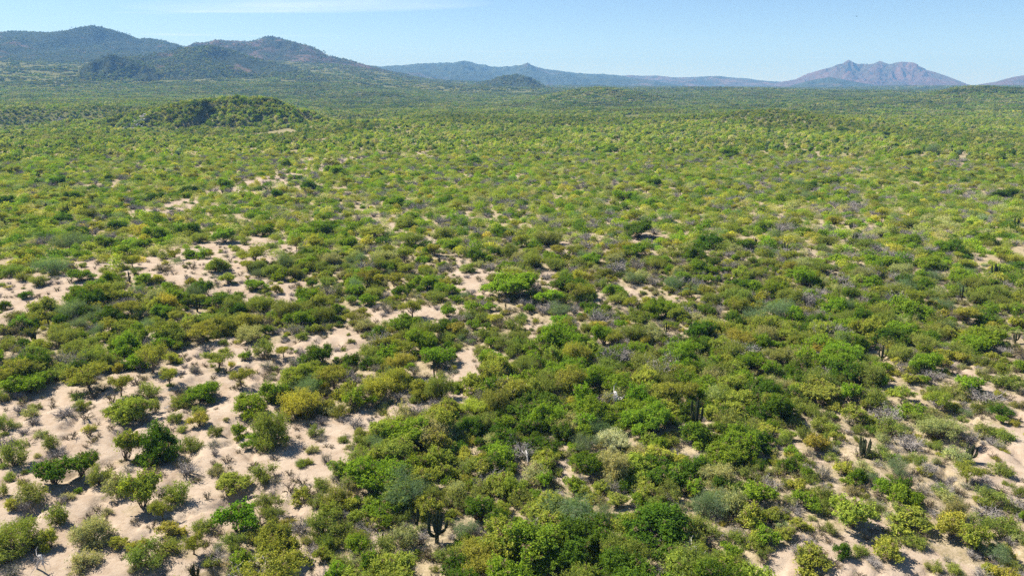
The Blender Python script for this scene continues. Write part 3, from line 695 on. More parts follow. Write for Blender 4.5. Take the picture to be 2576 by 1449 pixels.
# ------------------------------------------------------------------ plants the photograph shows, read off it area by area:
# kind, column, row of the foot, width, height, in each area's own pixels
AREAS = [
((0, 1000, .4741), """T 750 335 130 120;T 560 300 270 150;T 945 190 220 170;T 1050 265 130 105;T 1355 170 160 120;T 1495 275 140 110;G 200 340 250 140;D 170 190 180 120;G 60 280 150 120;O 920 360 150 110;
G 1260 400 240 150;O 1130 410 170 80;G 1700 390 220 160;A 1820 290 230 150;G 1960 310 150 90;G 1560 490 240 150;G 1480 600 120 110;O 1700 690 280 270;G 1590 670 170 110;A 2165 390 190 150;O 2100 480 130 100;X 2200 545 130 90;
X 1990 520 70 80;O 1950 600 110 80;X 1985 620 90 50;A 815 530 250 180;A 790 760 200 220;D 1010 760 300 270;X 1030 720 80 60;O 1180 690 160 120;X 1160 850 190 120;Y 1235 540 160 110;O 1335 590 100 80;O 1090 510 100 80;
O 330 690 110 110;X 365 730 130 60;O 100 790 180 170;X 40 690 130 120;s 440 610 80 70;D 350 915 260 210;D 520 885 220 190;O 620 910 160 140;O 65 870 80 70;O 25 960 70 80;O 200 1030 200 150;Y 80 1050 100 90;X 170 1080 130 110;
O 360 1150 150 150;X 380 1020 100 90;P 750 970 200 170;A 890 1070 260 270;T 1010 1100 150 130;O 1110 1040 190 150;s 1285 980 60 70;A 1440 970 230 120;O 1620 910 160 130;X 1690 970 50 90;O 1660 1090 190 150;G 1480 1230 290 240;
O 1270 1190 150 110;Y 1060 1220 170 100;s 940 1170 70 70;P 590 1280 270 220;Y 320 1290 130 140;O 140 1330 280 230;O 60 1400 200 110;Z 250 1425 150 140;Y 730 1290 120 90;Y 860 1320 160 100;O 1050 1340 190 100;T 1195 1310 160 120;
X 1335 1390 150 100;X 1450 1400 130 90;O 900 1460 240 180;P 540 1430 210 130;A 1720 1440 320 290;X 1870 1200 120 120;O 2010 1240 200 180;A 2100 880 190 150;O 2220 790 200 110;O 1990 920 120 90;s 1790 950 110 90;s 1870 890 70 90;
s 1890 1010 60 50;O 1860 780 80 60;X 2020 760 80 80;O 2080 1060 210 170;P 200 470 110 80;X 400 480 150 60;O 500 440 90 80;s 540 490 90 60;s 330 410 90 50;s 560 600 80 80;s 690 550 60 60;s 610 600 60 50;X 130 450 100 70;s 210 520 70 60;
C 1210 1449 110 60;Z 1040 415 70 30;X 1200 200 70 60;O 965 440 70 80;P 500 400 60 50;O 1240 470 80 60;s 1480 690 50 40;s 1330 770 60 60;s 1560 780 70 50;s 1420 790 40 40;s 2210 620 60 50;s 2050 660 50 40;O 2280 640 90 80;
O 10 380 70 80;s 450 340 80 50;s 590 355 60 50;X 890 240 60 40;s 1640 230 60 50;s 1270 160 50 40;O 30 560 100 110;P 260 600 90 60;s 530 660 50 40;G 490 940 60 50;Y 850 760 80 50;O 1470 620 50 40;s 1700 740 60 50;X 1330 710 60 60"""),
((1000, 1000, .4741), """Y 350 325 230 170;X 180 320 100 130;G 70 430 170 160;D 60 195 140 110;G 600 165 230 120;C 575 225 25 120;X 640 180 130 80;O 590 380 190 180;X 460 480 170 120;O 730 280 60 50;G 920 180 170 130;
O 870 220 60 60;G 400 710 330 230;B 650 650 200 160;G 1010 350 250 130;D 1240 480 250 170;D 1100 510 200 120;A 600 830 200 190;Y 820 480 200 110;P 930 420 130 70;O 880 570 200 120;G 1170 570 180 100;G 1500 430 180 180;
Z 1690 410 150 140;G 1830 420 160 160;A 1330 160 130 160;G 1450 220 200 110;P 1410 590 220 140;B 1580 600 180 120;W 1660 690 230 95;P 1840 730 150 100;D 1540 860 290 190;B 1500 700 180 130;G 2190 650 220 150;A 2040 470 200 130;
G 2230 385 180 110;C 2190 525 110 170;A 1820 870 260 160;P 1210 890 190 150;Z 1150 745 110 90;G 1010 860 180 130;G 1000 730 180 110;D 1290 720 180 110;O 780 860 180 130;Y 770 770 140 90;G 240 1010 440 230;G 250 1130 220 150;
O 540 1000 150 120;P 720 1000 170 150;C 590 1240 140 195;C 470 1155 60 130;B 770 1240 200 140;A 1060 1000 180 180;O 880 1000 180 140;D 980 1210 220 190;A 1260 1180 310 210;G 1440 950 170 110;G 1460 1090 150 130;
B 1620 1160 180 140;D 1950 1300 410 300;O 1750 1455 300 260;G 1180 1460 480 280;Y 860 1455 300 110;O 750 1390 200 150;X 570 1370 170 120;P 400 1300 200 160;O 250 1410 230 170;C 260 1260 30 80;O 80 1290 200 140;
O 2030 1010 160 140;A 1880 980 180 110;G 2170 970 170 130;Z 2170 1360 150 130;O 2250 1455 200 150;B 2250 1100 160 170;X 1340 970 90 60;P 1640 910 130 90;Y 1560 1010 130 90;G 1440 700 120 80;O 1320 300 150 100;O 1090 250 150 90;
Y 1440 430 140 110;G 2200 330 160 80;B 2050 340 150 90;O 1640 230 200 110;O 1870 200 200 110;P 2190 150 150 110;D 2240 60 160 110;G 1360 60 260 110;G 1850 80 140 80;O 1000 60 130 80;A 480 380 100 100;O 300 190 120 80;
Y 2100 800 170 110;O 2260 800 130 110;O 640 1390 150 100;A 1700 1040 160 110;B 2060 1130 150 130;G 660 900 90 80;A 1880 1100 140 100;O 1080 640 160 90;Y 880 770 110 90;O 760 640 140 100"""),
((1900, 1000, .4741), """C 1440 118 60 100;G 640 205 230 130;G 560 290 190 110;O 420 250 230 130;G 1200 165 260 130;G 1430 205 120 90;X 1070 240 160 80;P 790 300 120 80;A 1030 410 240 140;G 1240 400 170 140;
G 330 350 220 100;A 560 460 260 160;D 270 660 230 180;D 700 690 220 140;Y 720 600 150 70;G 470 810 290 170;G 1970 340 190 130;Y 2160 355 90 60;O 2220 310 170 130;Y 1610 270 130 80;G 1620 495 190 120;A 1560 370 160 80;
Y 1880 440 110 60;A 1280 550 200 160;C 1330 710 140 120;O 1480 610 180 130;X 1980 640 110 110;C 1985 740 80 120;X 1720 840 110 110;O 1060 515 110 100;O 960 630 110 100;Y 1145 612 80 60;O 1160 655 60 40;Y 1030 700 160 140;
X 1070 870 110 120;G 960 850 110 90;A 1200 840 160 110;D 1290 890 120 120;X 1590 700 200 110;G 1550 1020 190 160;G 1640 1040 130 130;G 960 1070 190 150;A 1230 1200 290 240;A 1600 1210 280 160;Y 1860 1250 190 170;P 1890 1110 150 150;
X 1770 1100 110 70;A 1470 1370 220 160;D 1195 1350 120 120;A 1000 1430 250 120;G 710 1280 180 140;Y 840 1240 150 100;B 390 1110 280 190;Y 260 970 120 110;P 430 910 230 140;X 740 960 200 130;X 910 1080 120 100;Y 930 1180 140 90;
O 2200 1240 200 160;X 2080 1140 200 130;B 2140 1380 190 140;X 2110 1370 150 90;Y 2100 1455 130 70;G 2310 1115 70 160;T 1960 870 210 120;X 1830 960 140 90;O 2170 835 150 90;P 1780 640 250 130;O 1690 560 150 100;O 1110 1195 90 80;
O 530 1455 200 140;O 330 1250 230 170;D 120 1440 260 150;O 1420 740 150 90;B 1520 850 170 80;P 1900 760 180 110;O 2180 640 140 90;O 2070 600 130 90;X 2060 420 200 110;D 2170 480 150 90;O 1890 350 160 80;O 1780 350 130 80;
O 840 440 120 110;G 800 370 140 90;O 650 560 150 90;A 850 620 130 80;Y 620 770 130 80;O 620 880 150 110;P 1320 830 130 90;P 1250 960 110 70;O 1390 1060 130 100;X 1690 950 110 90;O 1300 1340 110 90;X 1380 1400 120 80;O 1640 1290 150 90;
O 1760 1440 110 80;O 2280 960 100 80;O 2160 1000 110 80;s 1310 870 90 70;O 2240 1080 100 80;P 1560 1170 60 50;s 1120 1370 60 50;s 1430 990 70 60;Y 1150 440 120 60;O 700 1360 60 70;A 650 1300 120 120;G 500 1380 160 130;X 250 1330 140 110;
G 2050 60 250 110;O 1900 110 200 90;O 1690 60 180 90;O 1560 130 170 90;G 940 110 160 90;O 800 150 170 100;G 700 60 160 110;O 1000 60 220 100;X 1830 80 120 60;Y 1800 160 140 70;G 2290 190 120 90;X 2200 90 120 70;O 2130 170 120 80"""),
((0, 600, .3882), """B 410 545 210 150;G 620 585 180 100;O 300 620 150 90;D 200 715 120 50;D 40 795 110 90;A 350 860 250 160;C 375 945 25 90;C 265 1020 90 70;C 980 585 25 90;G 1095 610 150 100;G 740 690 230 110;O 870 710 180 140;
X 1000 740 100 60;G 1340 745 200 130;B 1490 740 170 130;C 1490 805 60 110;G 1230 865 190 125;T 830 965 170 115;G 1040 1045 200 150;G 1230 1035 180 110;T 1540 1035 220 140;Y 1880 945 230 115;P 1890 1050 220 120;X 2010 925 140 100;
D 1700 795 250 110;A 1720 605 140 95;A 1640 515 190 120;T 1930 455 200 130;T 1870 495 120 85;T 2165 420 80 70;A 2380 405 180 90;O 2065 555 170 110;G 1940 655 160 90;Y 2090 675 80 80;O 2230 565 150 110;G 2350 765 200 150;
O 1970 785 160 90;T 1005 470 140 95;T 1320 415 100 90;G 1450 405 150 70;O 1240 415 110 60;G 800 325 130 90;G 920 395 130 100;B 560 335 250 150;D 610 250 180 90;G 1690 295 190 120;C 485 75 25 70;C 520 75 20 85;C 1060 205 20 55;C 1415 125 30 50;
D 1440 235 180 110;G 210 215 150 70;O 110 545 150 90;O 180 580 120 60;O 780 510 90 50;O 840 550 110 60;s 715 485 30 50;s 1455 480 80 70;X 1240 510 140 60;O 1160 390 80 60;T 1580 400 70 60;T 1545 400 60 50;O 2030 330 90 50;T 1920 375 80 70;
G 1070 340 160 90;G 1180 260 190 80;D 900 200 170 80;O 1500 290 120 80;O 2350 850 220 110;G 2260 930 240 120;O 2000 1160 170 140;T 2140 1150 120 90;X 2280 1150 110 90;O 2290 1020 110 60;O 1690 1060 90 50;X 1470 1270 80 70;D 200 1240 200 130;
G 1560 880 120 80;O 1620 920 180 110;O 470 1010 180 110;Y 450 1000 130 90;B 610 960 150 100;B 750 1010 140 110;O 300 900 170 80;O 560 830 130 80;O 120 880 120 80;G 900 1010 150 100;O 590 1130 210 120;O 710 1080 170 90;Y 310 1110 180 120;
G 2420 230 190 80;G 1990 240 170 100;T 2240 340 110 110;T 2390 330 130 90;D 480 150 160 80;O 680 100 150 60;G 310 180 180 90;O 1850 300 90 60"""),
((1000, 600, .3882), """G 60 345 150 110;T 250 245 200 90;O 530 325 170 120;D 660 385 120 95;O 770 265 190 80;G 830 340 160 90;D 1020 435 160 110;G 180 580 190 110;T 400 615 150 110;G 650 650 200 130;G 800 690 180 95;D 440 700 130 95;G 200 770 160 110;
T 540 860 180 145;T 120 905 190 110;O 960 515 130 80;X 990 335 110 50;G 1250 505 150 80;G 1280 730 380 160;D 1700 680 270 140;O 1610 500 180 100;G 1880 460 170 85;O 1770 385 140 90;D 1870 840 170 90;G 1570 770 230 110;G 800 860 140 110;
G 980 820 160 100;X 890 895 140 85;Y 1240 830 70 40;X 1200 940 130 95;G 480 970 240 100;D 790 975 200 120;G 620 1140 270 210;G 760 1220 200 130;B 1640 860 200 95;G 1660 940 190 100;G 1570 1110 190 175;G 1760 1120 240 180;O 1330 1080 220 120;
G 1130 1085 110 100;C 1242 785 18 80;C 2345 1090 40 110;C 2450 975 45 95;C 700 1235 20 90;C 1380 1000 40 35;G 1120 1205 200 120;X 970 1060 90 55;C 740 435 45 45;X 590 490 110 60;X 1110 500 130 60;X 1290 180 110 60;X 340 820 110 100;
O 600 220 110 60;O 490 180 180 80;G 540 120 140 70;O 1420 390 120 70;P 1350 420 130 70;G 1210 240 180 80;O 1560 320 220 90;G 1450 350 130 60;X 1830 280 130 60;Y 1700 430 110 60;O 1140 590 130 70;X 970 690 100 70;O 720 740 160 90;O 870 600 90 50;
O 1060 900 150 80;O 1360 890 110 70;X 1390 770 120 70;Y 1160 900 140 90;O 1990 560 150 80;G 2050 700 200 100;B 2200 620 180 90;D 2240 260 250 90;G 2200 400 190 90;O 2310 480 150 80;P 2260 580 150 80;O 2100 760 180 80;G 2440 800 200 100;
D 2270 910 130 90;Y 1940 960 160 80;O 2040 1020 170 90;G 2210 1120 150 100;O 2380 1180 180 120;D 70 1250 180 130;O 210 1160 200 110;X 860 1080 100 60;P 180 960 170 60;G 110 700 170 110;O 400 790 120 60;O 330 960 130 80"""),
((2000, 600, .3882), """C 115 98 30 40;C 680 135 25 40;C 720 245 45 80;C 545 305 60 65;C 765 355 55 85;C 1300 280 55 75;C 1270 178 50 45;C 1480 195 70 50;C 1560 240 30 45;C 2520 145 55 50;C 2350 540 70 105;C 2105 720 55 115;C 255 625 40 75;
C 615 575 20 55;C 435 525 20 45;C 2510 1040 60 85;C 1195 355 30 40;C 970 345 14 40;C 60 945 40 65;C 340 870 50 60;C 130 545 26 45;D 2040 385 140 120;D 90 440 200 130;D 200 335 220 90;D 220 480 140 90;G 620 205 150 90;G 880 565 200 90;
G 680 710 200 140;G 950 720 160 90;G 1830 495 200 100;G 1560 490 200 110;D 1660 640 130 130;G 2110 625 240 130;G 1430 645 200 100;D 1470 805 190 100;B 1220 840 120 150;G 1130 800 120 130;D 1000 960 200 150;B 730 890 280 120;G 1690 870 330 150;
G 1640 1020 260 160;G 560 1120 220 160;D 910 1090 230 100;D 100 1160 280 190;G 1220 1200 280 120;G 2180 1120 280 120;Y 2490 455 160 80;G 1990 370 180 80;Y 340 475 120 80;O 960 475 150 80;G 1150 425 110 60;X 1280 415 130 60;X 1640 465 100 60;
X 2350 615 150 60;B 1940 780 150 80;T 2140 895 220 120;Y 2500 935 130 90;P 740 975 110 90;X 780 410 160 40;X 610 360 120 60;O 640 470 130 60;P 430 490 130 60;P 1480 250 160 70;O 1820 620 150 80;D 1830 650 180 80;X 1000 740 110 40;
X 1780 270 120 60;X 1880 205 80 40;Y 1130 150 140 70;O 1700 180 160 80;G 2280 300 160 80;G 1720 310 170 80;O 1380 340 160 70;O 1080 300 120 60;G 900 230 120 70;D 470 350 160 80;P 390 370 110 70;O 540 560 150 70;X 260 650 90 50;O 350 700 180 80;
O 220 760 180 80;D 190 850 160 80;B 520 900 210 110;O 380 960 140 90;X 410 1110 100 60;P 100 880 130 70;O 470 1010 150 90;O 1260 900 190 80;P 1300 960 140 50;X 1220 1000 160 60;O 1400 970 120 80;X 1410 1040 110 60;O 1900 1020 150 90;
X 1950 1130 140 70;O 1560 1090 170 90;Y 1960 1190 160 70;Y 2090 1190 140 80;O 780 1190 180 100;O 1400 1240 200 90;O 2360 1010 170 90;Y 2330 950 130 70;D 2280 870 160 90;O 2400 780 170 90;G 2300 800 130 80;X 2500 690 110 60;O 2050 700 120 70"""),
((0, 50, .5823), """C 50 788 40 38;C 195 812 20 38;C 185 838 26 26;C 630 778 32 26;C 325 878 36 32;C 232 962 20 30;C 320 978 10 32;C 343 978 9 38;C 1365 882 15 32;C 1120 888 15 28;C 1540 922 18 22;C 1150 752 30 20;C 2355 948 15 30;C 1855 975 9 34;
D 290 850 80 45;D 950 895 90 50;D 780 935 100 55;D 1400 915 70 50;G 1130 855 80 45;D 1550 870 90 40;G 370 920 90 40;D 30 945 80 50;G 1980 960 110 45;G 700 840 80 35;D 550 825 45 35;G 1690 800 110 40;D 1900 810 80 40;G 2390 740 90 40;D 1440 755 60 35"""),
((1500, 50, .5823), """C 215 782 15 28;C 515 778 17 28;C 680 652 32 26;C 745 648 22 18;C 935 728 20 22;C 860 753 40 26;C 1395 802 22 32;C 1160 934 20 28;C 1560 934 32 32;C 1130 918 30 25;C 430 812 10 24;
D 720 855 70 45;D 1660 580 60 25;D 2010 705 80 40;B 2110 690 90 40;D 2480 915 110 50;G 560 925 110 45;G 1090 710 110 45;G 1610 850 90 40;D 1500 870 80 45;B 1440 860 90 35;G 690 960 100 35;D 1880 600 45 25"""),
]
FAMILY = {'G': ('green', 'small_green', 1.7), 'D': ('green', 'small_green', 1.7), 'Y': ('olive', 'small_green', 1.6), 'O': ('olive', 'small_olive', 1.5), 'A': ('green', 'small_green', 1.7), 'P': ('olive', 'small_olive', 1.5), 'B': ('wispy', 'wispy', 0), 'W': ('olive', 'olive', 0), 'T': ('tree', 'tree', 0)}
PL = []      # every plant: dict(kind, x, y, z, rx (half width), hz (height), proto, hand)
def choose_model(kind, half, hgt, aspect=1.0):
    if kind in FAMILY:
        big, small, lim = FAMILY[kind]
        return big if half >= lim else small
    if kind == 'X':
        return 'dry' if random.random() < .6 else 'dry_leafy'
    if kind == 'Z':
        return 'deadwood' if aspect > 1.0 else 'bare_tree'
    if kind == 's':
        return 'sprig'
    if kind == 'C':
        return 'column' if aspect < .38 else 'forked' if aspect < .66 else 'candelabra' if aspect < .95 and half > .45 else 'organ'
for (ox, oy, sc), text in AREAS:
    for e in text.replace('\n', '').split(';'):
        kd, ex, ey, ew, eh = e.split()
        px, py = (ox + float(ex) * sc) * 2576 / 3000, (oy + float(ey) * sc) * 2576 / 3000
        ww, hh = float(ew) * sc * 2576 / 3000, float(eh) * sc * 2576 / 3000
        x, y, z = at(px, py)
        depth = project(x, y, z)[2]
        mw, mh = ww / S * depth / FPX, hh / S * depth / FPX
        dep = math.atan2(CAM_H, math.hypot(x, y))
        if kd in 'CZT':
            hgt = mh / math.cos(dep) * (1.0 if kd != 'T' else 0.95)
            push = 0.0
        else:
            push = 0.40 * mw
            hgt = 1.08 * min(max((mh - 0.62 * mw * math.sin(dep)) / math.cos(dep), 0.44 * mw), 0.95 * mw)
        n = math.hypot(x, y)
        x, y = x + x / n * push, y + y / n * push
        z = float(ground_h(np.array([x]), np.array([y]))[0])
        half = mw / 2 * (1.06 if kd not in 'CsXZ' else 1.0)
        PL.append(dict(kind=kd, x=x, y=y, z=z, half=half, hgt=hgt, model=choose_model(kd, half, hgt, ww / hh), hand=True, size=ww * hh))
N_HAND = len(PL)

# ------------------------------------------------------------------ plants between and beyond
hx = np.array([p['x'] for p in PL]); hy = np.array([p['y'] for p in PL]); hr = np.array([p['half'] if p['kind'] != 'C' else 2.7 for p in PL])
def scatter(d0, d1, cell, seed, amax=R(41)):
    r = np.random.default_rng(seed)
    nx = int(2 * d1 * math.sin(amax) / cell) + 2; ny = int((d1 - d0 * math.cos(amax)) / cell) + 2
    X, Y = np.meshgrid((np.arange(nx) - nx / 2) * cell, d0 * math.cos(amax) + np.arange(ny) * cell)
    X = (X + r.uniform(-.5, .5, X.shape) * cell).reshape(-1); Y = (Y + r.uniform(-.5, .5, Y.shape) * cell).reshape(-1)
    d = np.hypot(X, Y); a = np.abs(np.arctan2(X, Y))
    k = (d >= d0) & (d < d1) & (a < amax)
    return X[k], Y[k], r
KINDS = ['G', 'D', 'O', 'A', 'Y', 'P', 'B', 'T', 'X', 's']
def mix_for(x, y, thin):
    """which kind grows at a place: chances shift with the place, neighbours tend to be alike"""
    base = {'G': .19, 'D': .09, 'O': .26, 'A': .13, 'Y': .08, 'P': .08, 'B': .06, 'T': .02, 'X': .12, 's': .0}
    sparse = {'G': .10, 'D': .02, 'O': .24, 'A': .10, 'Y': .13, 'P': .12, 'B': .05, 'T': .02, 'X': .24, 's': .0}
    sc = []
    d = np.hypot(x, y)
    for i, kk in enumerate(KINDS):
        p = base[kk] + (sparse[kk] - base[kk]) * np.clip(thin * 2, 0, 1)
        lump = fbm(x / 14.0, y / 14.0, 3, 60 + i)
        p = p * np.clip(0.15 + 4.2 * (lump - 0.32), 0.05, 4)
        sc.append(p)
    sc = np.array(sc)
    return sc / sc.sum(0)
def pick_kind(x, y, thin, r):
    c = np.cumsum(mix_for(x, y, thin), 0)
    return (r.uniform(0, 1, len(x))[None, :] > c).sum(0).clip(0, len(KINDS) - 1)

x, y, r = scatter(27, 135, 1.3, 301)
b, th_, tk = cover(x, y, BARE), cover(x, y, THIN), cover(x, y, THICK)
th_ = th_ * (1 - tk)
ki = pick_kind(x, y, th_, r)
swap = (r.uniform(0, 1, len(x)) < .45 * tk)
ki = np.where(swap, np.where(fbm(x / 8, y / 8, 2, 83) > .52, 0, np.where(fbm(x / 8, y / 8, 2, 84) > .5, 1, 3)), ki)
size = np.where(r.uniform(0, 1, len(x)) < .22 * tk, 0, r.choice([0, 1, 2], len(x), p=[.16, .42, .42]))
dens = (1 - b * 1.1) * (1 - th_ * 0.72) * (0.75 + 0.9 * (fbm(x / 9, y / 9, 3, 77) - 0.25))
d_ = np.hypot(x, y)
acc = r.uniform(0, 1, len(x)) < (dens + .5 * tk) * np.interp(d_, [27, 60, 135], [.92, .90, .80])
litter_ = (~acc) & (r.uniform(0, 1, len(x)) < 0.19)
for i in np.nonzero(acc | litter_)[0]:
    xx, yy = float(x[i]), float(y[i])
    kd = KINDS[ki[i]]
    half = [r.uniform(1.15, 2.0), r.uniform(.65, 1.15), r.uniform(.35, .7)][size[i]]
    if litter_[i]:
        kd, half = 's', r.uniform(.25, .55)
    dd = np.hypot(hx - xx, hy - yy)
    if np.any(dd < (0.50 - .10 * tk[i]) * hr + half * (0.6 - .12 * tk[i] if not litter_[i] else .4)):
        if r.uniform() < .55:
            continue
        half = r.uniform(.3, .6)
        if np.any(dd < 0.75 * hr + half * .5):
            continue
        if kd == 'T': kd = 'O'
    if kd == 'T' and half < 1.1:
        half = r.uniform(1.2, 2.0)
    hgt = half * 2 * (r.uniform(.48, .72) if kd != 'T' else r.uniform(.62, .8))
    z = float(ground_h(np.array([xx]), np.array([yy]))[0])
    PL.append(dict(kind=kd, x=xx, y=yy, z=z, half=half, hgt=hgt, model=choose_model(kd, half, hgt), hand=False))

# the tall cacti stay clear of the plants that fill the gaps
for c in [p for p in PL if p['kind'] == 'C' and p['hgt'] > 2.0 or p['kind'] == 'W']:
    d_c = math.hypot(c['x'], c['y']); a_c = math.atan2(c['x'], c['y'])
    keep = []
    for p in PL:
        if not p['hand']:
            dd = d_c - math.hypot(p['x'], p['y']); side = abs(math.atan2(p['x'], p['y']) - a_c) * d_c
            if -(p['half'] + .4) < dd < 5.5 and side < c['half'] * .7 + p['half'] * .85:
                continue
        keep.append(p)
    PL[:] = keep

# sizes on the picture decide which plants stand as things of their own
for p in PL:
    px, py, dep = project(p['x'], p['y'], p['z'] + p['hgt'] * .5)
    p['px'], p['py'], p['dep'] = float(px), float(py), float(dep)
    w_, h_ = 2 * p['half'] / dep * FPX * S, p['hgt'] / dep * FPX * S
    p['shown'] = w_ * h_ if (-0.3 * w_ < px < 2576 + .3 * w_ and -20 < py < 1449 + .35 * h_) else 0.0
    p['wpx'] = w_
NAME_OF = {'G': 'shrub', 'D': 'shrub', 'O': 'shrub', 'A': 'shrub', 'Y': 'shrub', 'P': 'shrub', 'B': 'shrub', 'W': 'shrub', 'T': 'flat_topped_tree', 'X': 'dry_shrub', 's': 'twiggy_bush', 'C': 'columnar_cactus', 'Z': 'dead_tree'}
LIMIT = {'shrub': 300, 'flat_topped_tree': 60, 'dry_shrub': 110, 'twiggy_bush': 40, 'columnar_cactus': 120, 'dead_tree': 20}
THINGS, REST = [], []
for nm, lim in LIMIT.items():
    c = sorted([p for p in PL if NAME_OF[p['kind']] == nm], key=lambda p: -p['shown'] * (1.0 if p['hand'] else .8))
    THINGS += [p for p in c[:lim] if p['shown'] > 0]
    REST += [p for p in c[:lim] if p['shown'] <= 0] + c[lim:]

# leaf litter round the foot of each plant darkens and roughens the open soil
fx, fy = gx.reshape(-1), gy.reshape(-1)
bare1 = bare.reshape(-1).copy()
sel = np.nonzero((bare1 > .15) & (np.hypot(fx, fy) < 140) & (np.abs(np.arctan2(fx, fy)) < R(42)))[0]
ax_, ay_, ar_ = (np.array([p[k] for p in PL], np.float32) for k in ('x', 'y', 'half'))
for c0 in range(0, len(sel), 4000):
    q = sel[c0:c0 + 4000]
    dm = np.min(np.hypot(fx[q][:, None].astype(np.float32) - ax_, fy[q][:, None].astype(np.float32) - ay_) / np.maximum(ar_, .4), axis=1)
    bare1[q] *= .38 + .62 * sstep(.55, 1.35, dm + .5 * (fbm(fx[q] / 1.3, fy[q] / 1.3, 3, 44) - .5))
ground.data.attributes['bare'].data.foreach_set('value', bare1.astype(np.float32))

def jitter_tint(kind, r, amount=.16):
    t = np.array(TINTS[kind]) * r.uniform(1 - amount, 1 + amount)
    t = t * (1 + r.normal(0, .045, 3))
    return [float(max(v, .01)) for v in t]

def scaled(p, model):
    return p['half'] / model['rad'], p['hgt'] / model['hgt']
prng = np.random.default_rng(99)
for p in THINGS:
    models = PROTO[p['model']]
    md = models[int(prng.integers(0, len(models)))]
    sx, sz = scaled(p, md)
    if p['kind'] == 'C':
        sx = sz * float(np.clip(sx / sz, .8, 1.3))
    root = bpy.data.objects.new(NAME_OF[p['kind']], None)
    root.empty_display_size = .3
    root.location = (p['x'], p['y'], p['z'] - 0.03)
    lean_ = .09 if p['kind'] != 'C' else .03
    root.rotation_euler = (float(prng.normal(0, lean_)), float(prng.normal(0, lean_)), float(prng.uniform(0, 6.28)))
    q_ = .16 if p['kind'] not in 'CZ' else .04
    root.scale = (sx * float(prng.uniform(1 - q_, 1 + q_)), sx * float(prng.uniform(1 - q_, 1 + q_)), sz)
    link(root)
    p['root'] = root
    tint = jitter_tint(p['kind'], prng, .12)
    p['tint'] = tint
    for pn, pm in (md['parts'] if 'parts' in md else [(k, v) for k, v in md.items() if k not in ('rad', 'hgt')]):
        c = bpy.data.objects.new(pn, pm)
        link(c, root)
        if pn == 'twigs':
            c['kind'] = 'stuff'
        if pn == 'foliage':
            c['tint'] = tint

# ------------------------------------------------------------------ the rest of the scrub, out to the hills: geometry nodes over points
def far_model(seed, rad, hgt, n_bush, spread, quads, L, W):
    """foliage only: one bush or a small thicket, coarser with distance"""
    r = np.random.default_rng(seed)
    V, F, LV, n0 = [], [], [], 0
    for k in range(n_bush):
        a, q = r.uniform(0, 6.28), spread * math.sqrt(r.uniform(0, 1)) if n_bush > 1 else 0
        ox, oy = q * math.cos(a), q * math.sin(a)
        br, bh = rad * r.uniform(.6, 1.25), hgt * r.uniform(.6, 1.2)
        n = quads
        lob = r.integers(0, 5, n); la = lob * 1.2566 + k
        d = r.normal(0, 1, (n, 3)); d /= np.linalg.norm(d, axis=1, keepdims=True); d[:, 2] = np.abs(d[:, 2])
        q2 = r.uniform(.5, 1.0, n) ** .5
        c = np.stack([ox + br * (.42 * np.cos(la) * (lob > 0) + .62 * d[:, 0] * q2), oy + br * (.42 * np.sin(la) * (lob > 0) + .62 * d[:, 1] * q2), bh * (.08 + .92 * d[:, 2] * q2 * (1 - .25 * (lob > 2)))], 1)
        v, f = leaf_quads(c, d * .7 + r.normal(0, .5, (n, 3)) + [0, 0, .25], L * r.uniform(.6, 1.4, n), W * r.uniform(.6, 1.4, n), r)
        V.append(v); F.append(f + n0); n0 += len(v)
        LV.append(np.repeat(np.clip(r.normal(.45, .25) + r.normal(0, .2, n), 0, 1), 4))
    return mesh_np('foliage', np.concatenate(V), [np.concatenate(F)], M_LEAF, {'lv': np.concatenate(LV)})

def joined(md):
    """one mesh of a model's parts, for the copies"""
    parts = [v for k, v in md.items() if k not in ('rad', 'hgt')]
    vs_, fs_, mi, lv, mats, n0 = [], [], [], [], [], 0
    for q, m in enumerate(parts):
        co = np.zeros(len(m.vertices) * 3, np.float32); m.vertices.foreach_get('co', co)
        li = np.zeros(len(m.loops), np.int32); m.loops.foreach_get('vertex_index', li)
        vs_.append(co.reshape(-1, 3)); fs_.append(li.reshape(-1, 4) + n0); n0 += len(m.vertices)
        mi.append(np.full(len(m.polygons), q)); mats.append(m.materials[0])
        a = np.full(len(m.vertices), .5, np.float32)
        if 'lv' in m.attributes:
            m.attributes['lv'].data.foreach_get('value', a)
        lv.append(a)
    return mesh_np('plant', np.concatenate(vs_), [np.concatenate(fs_)], None, {'lv': np.concatenate(lv)}, mats=mats, midx=np.concatenate(mi))

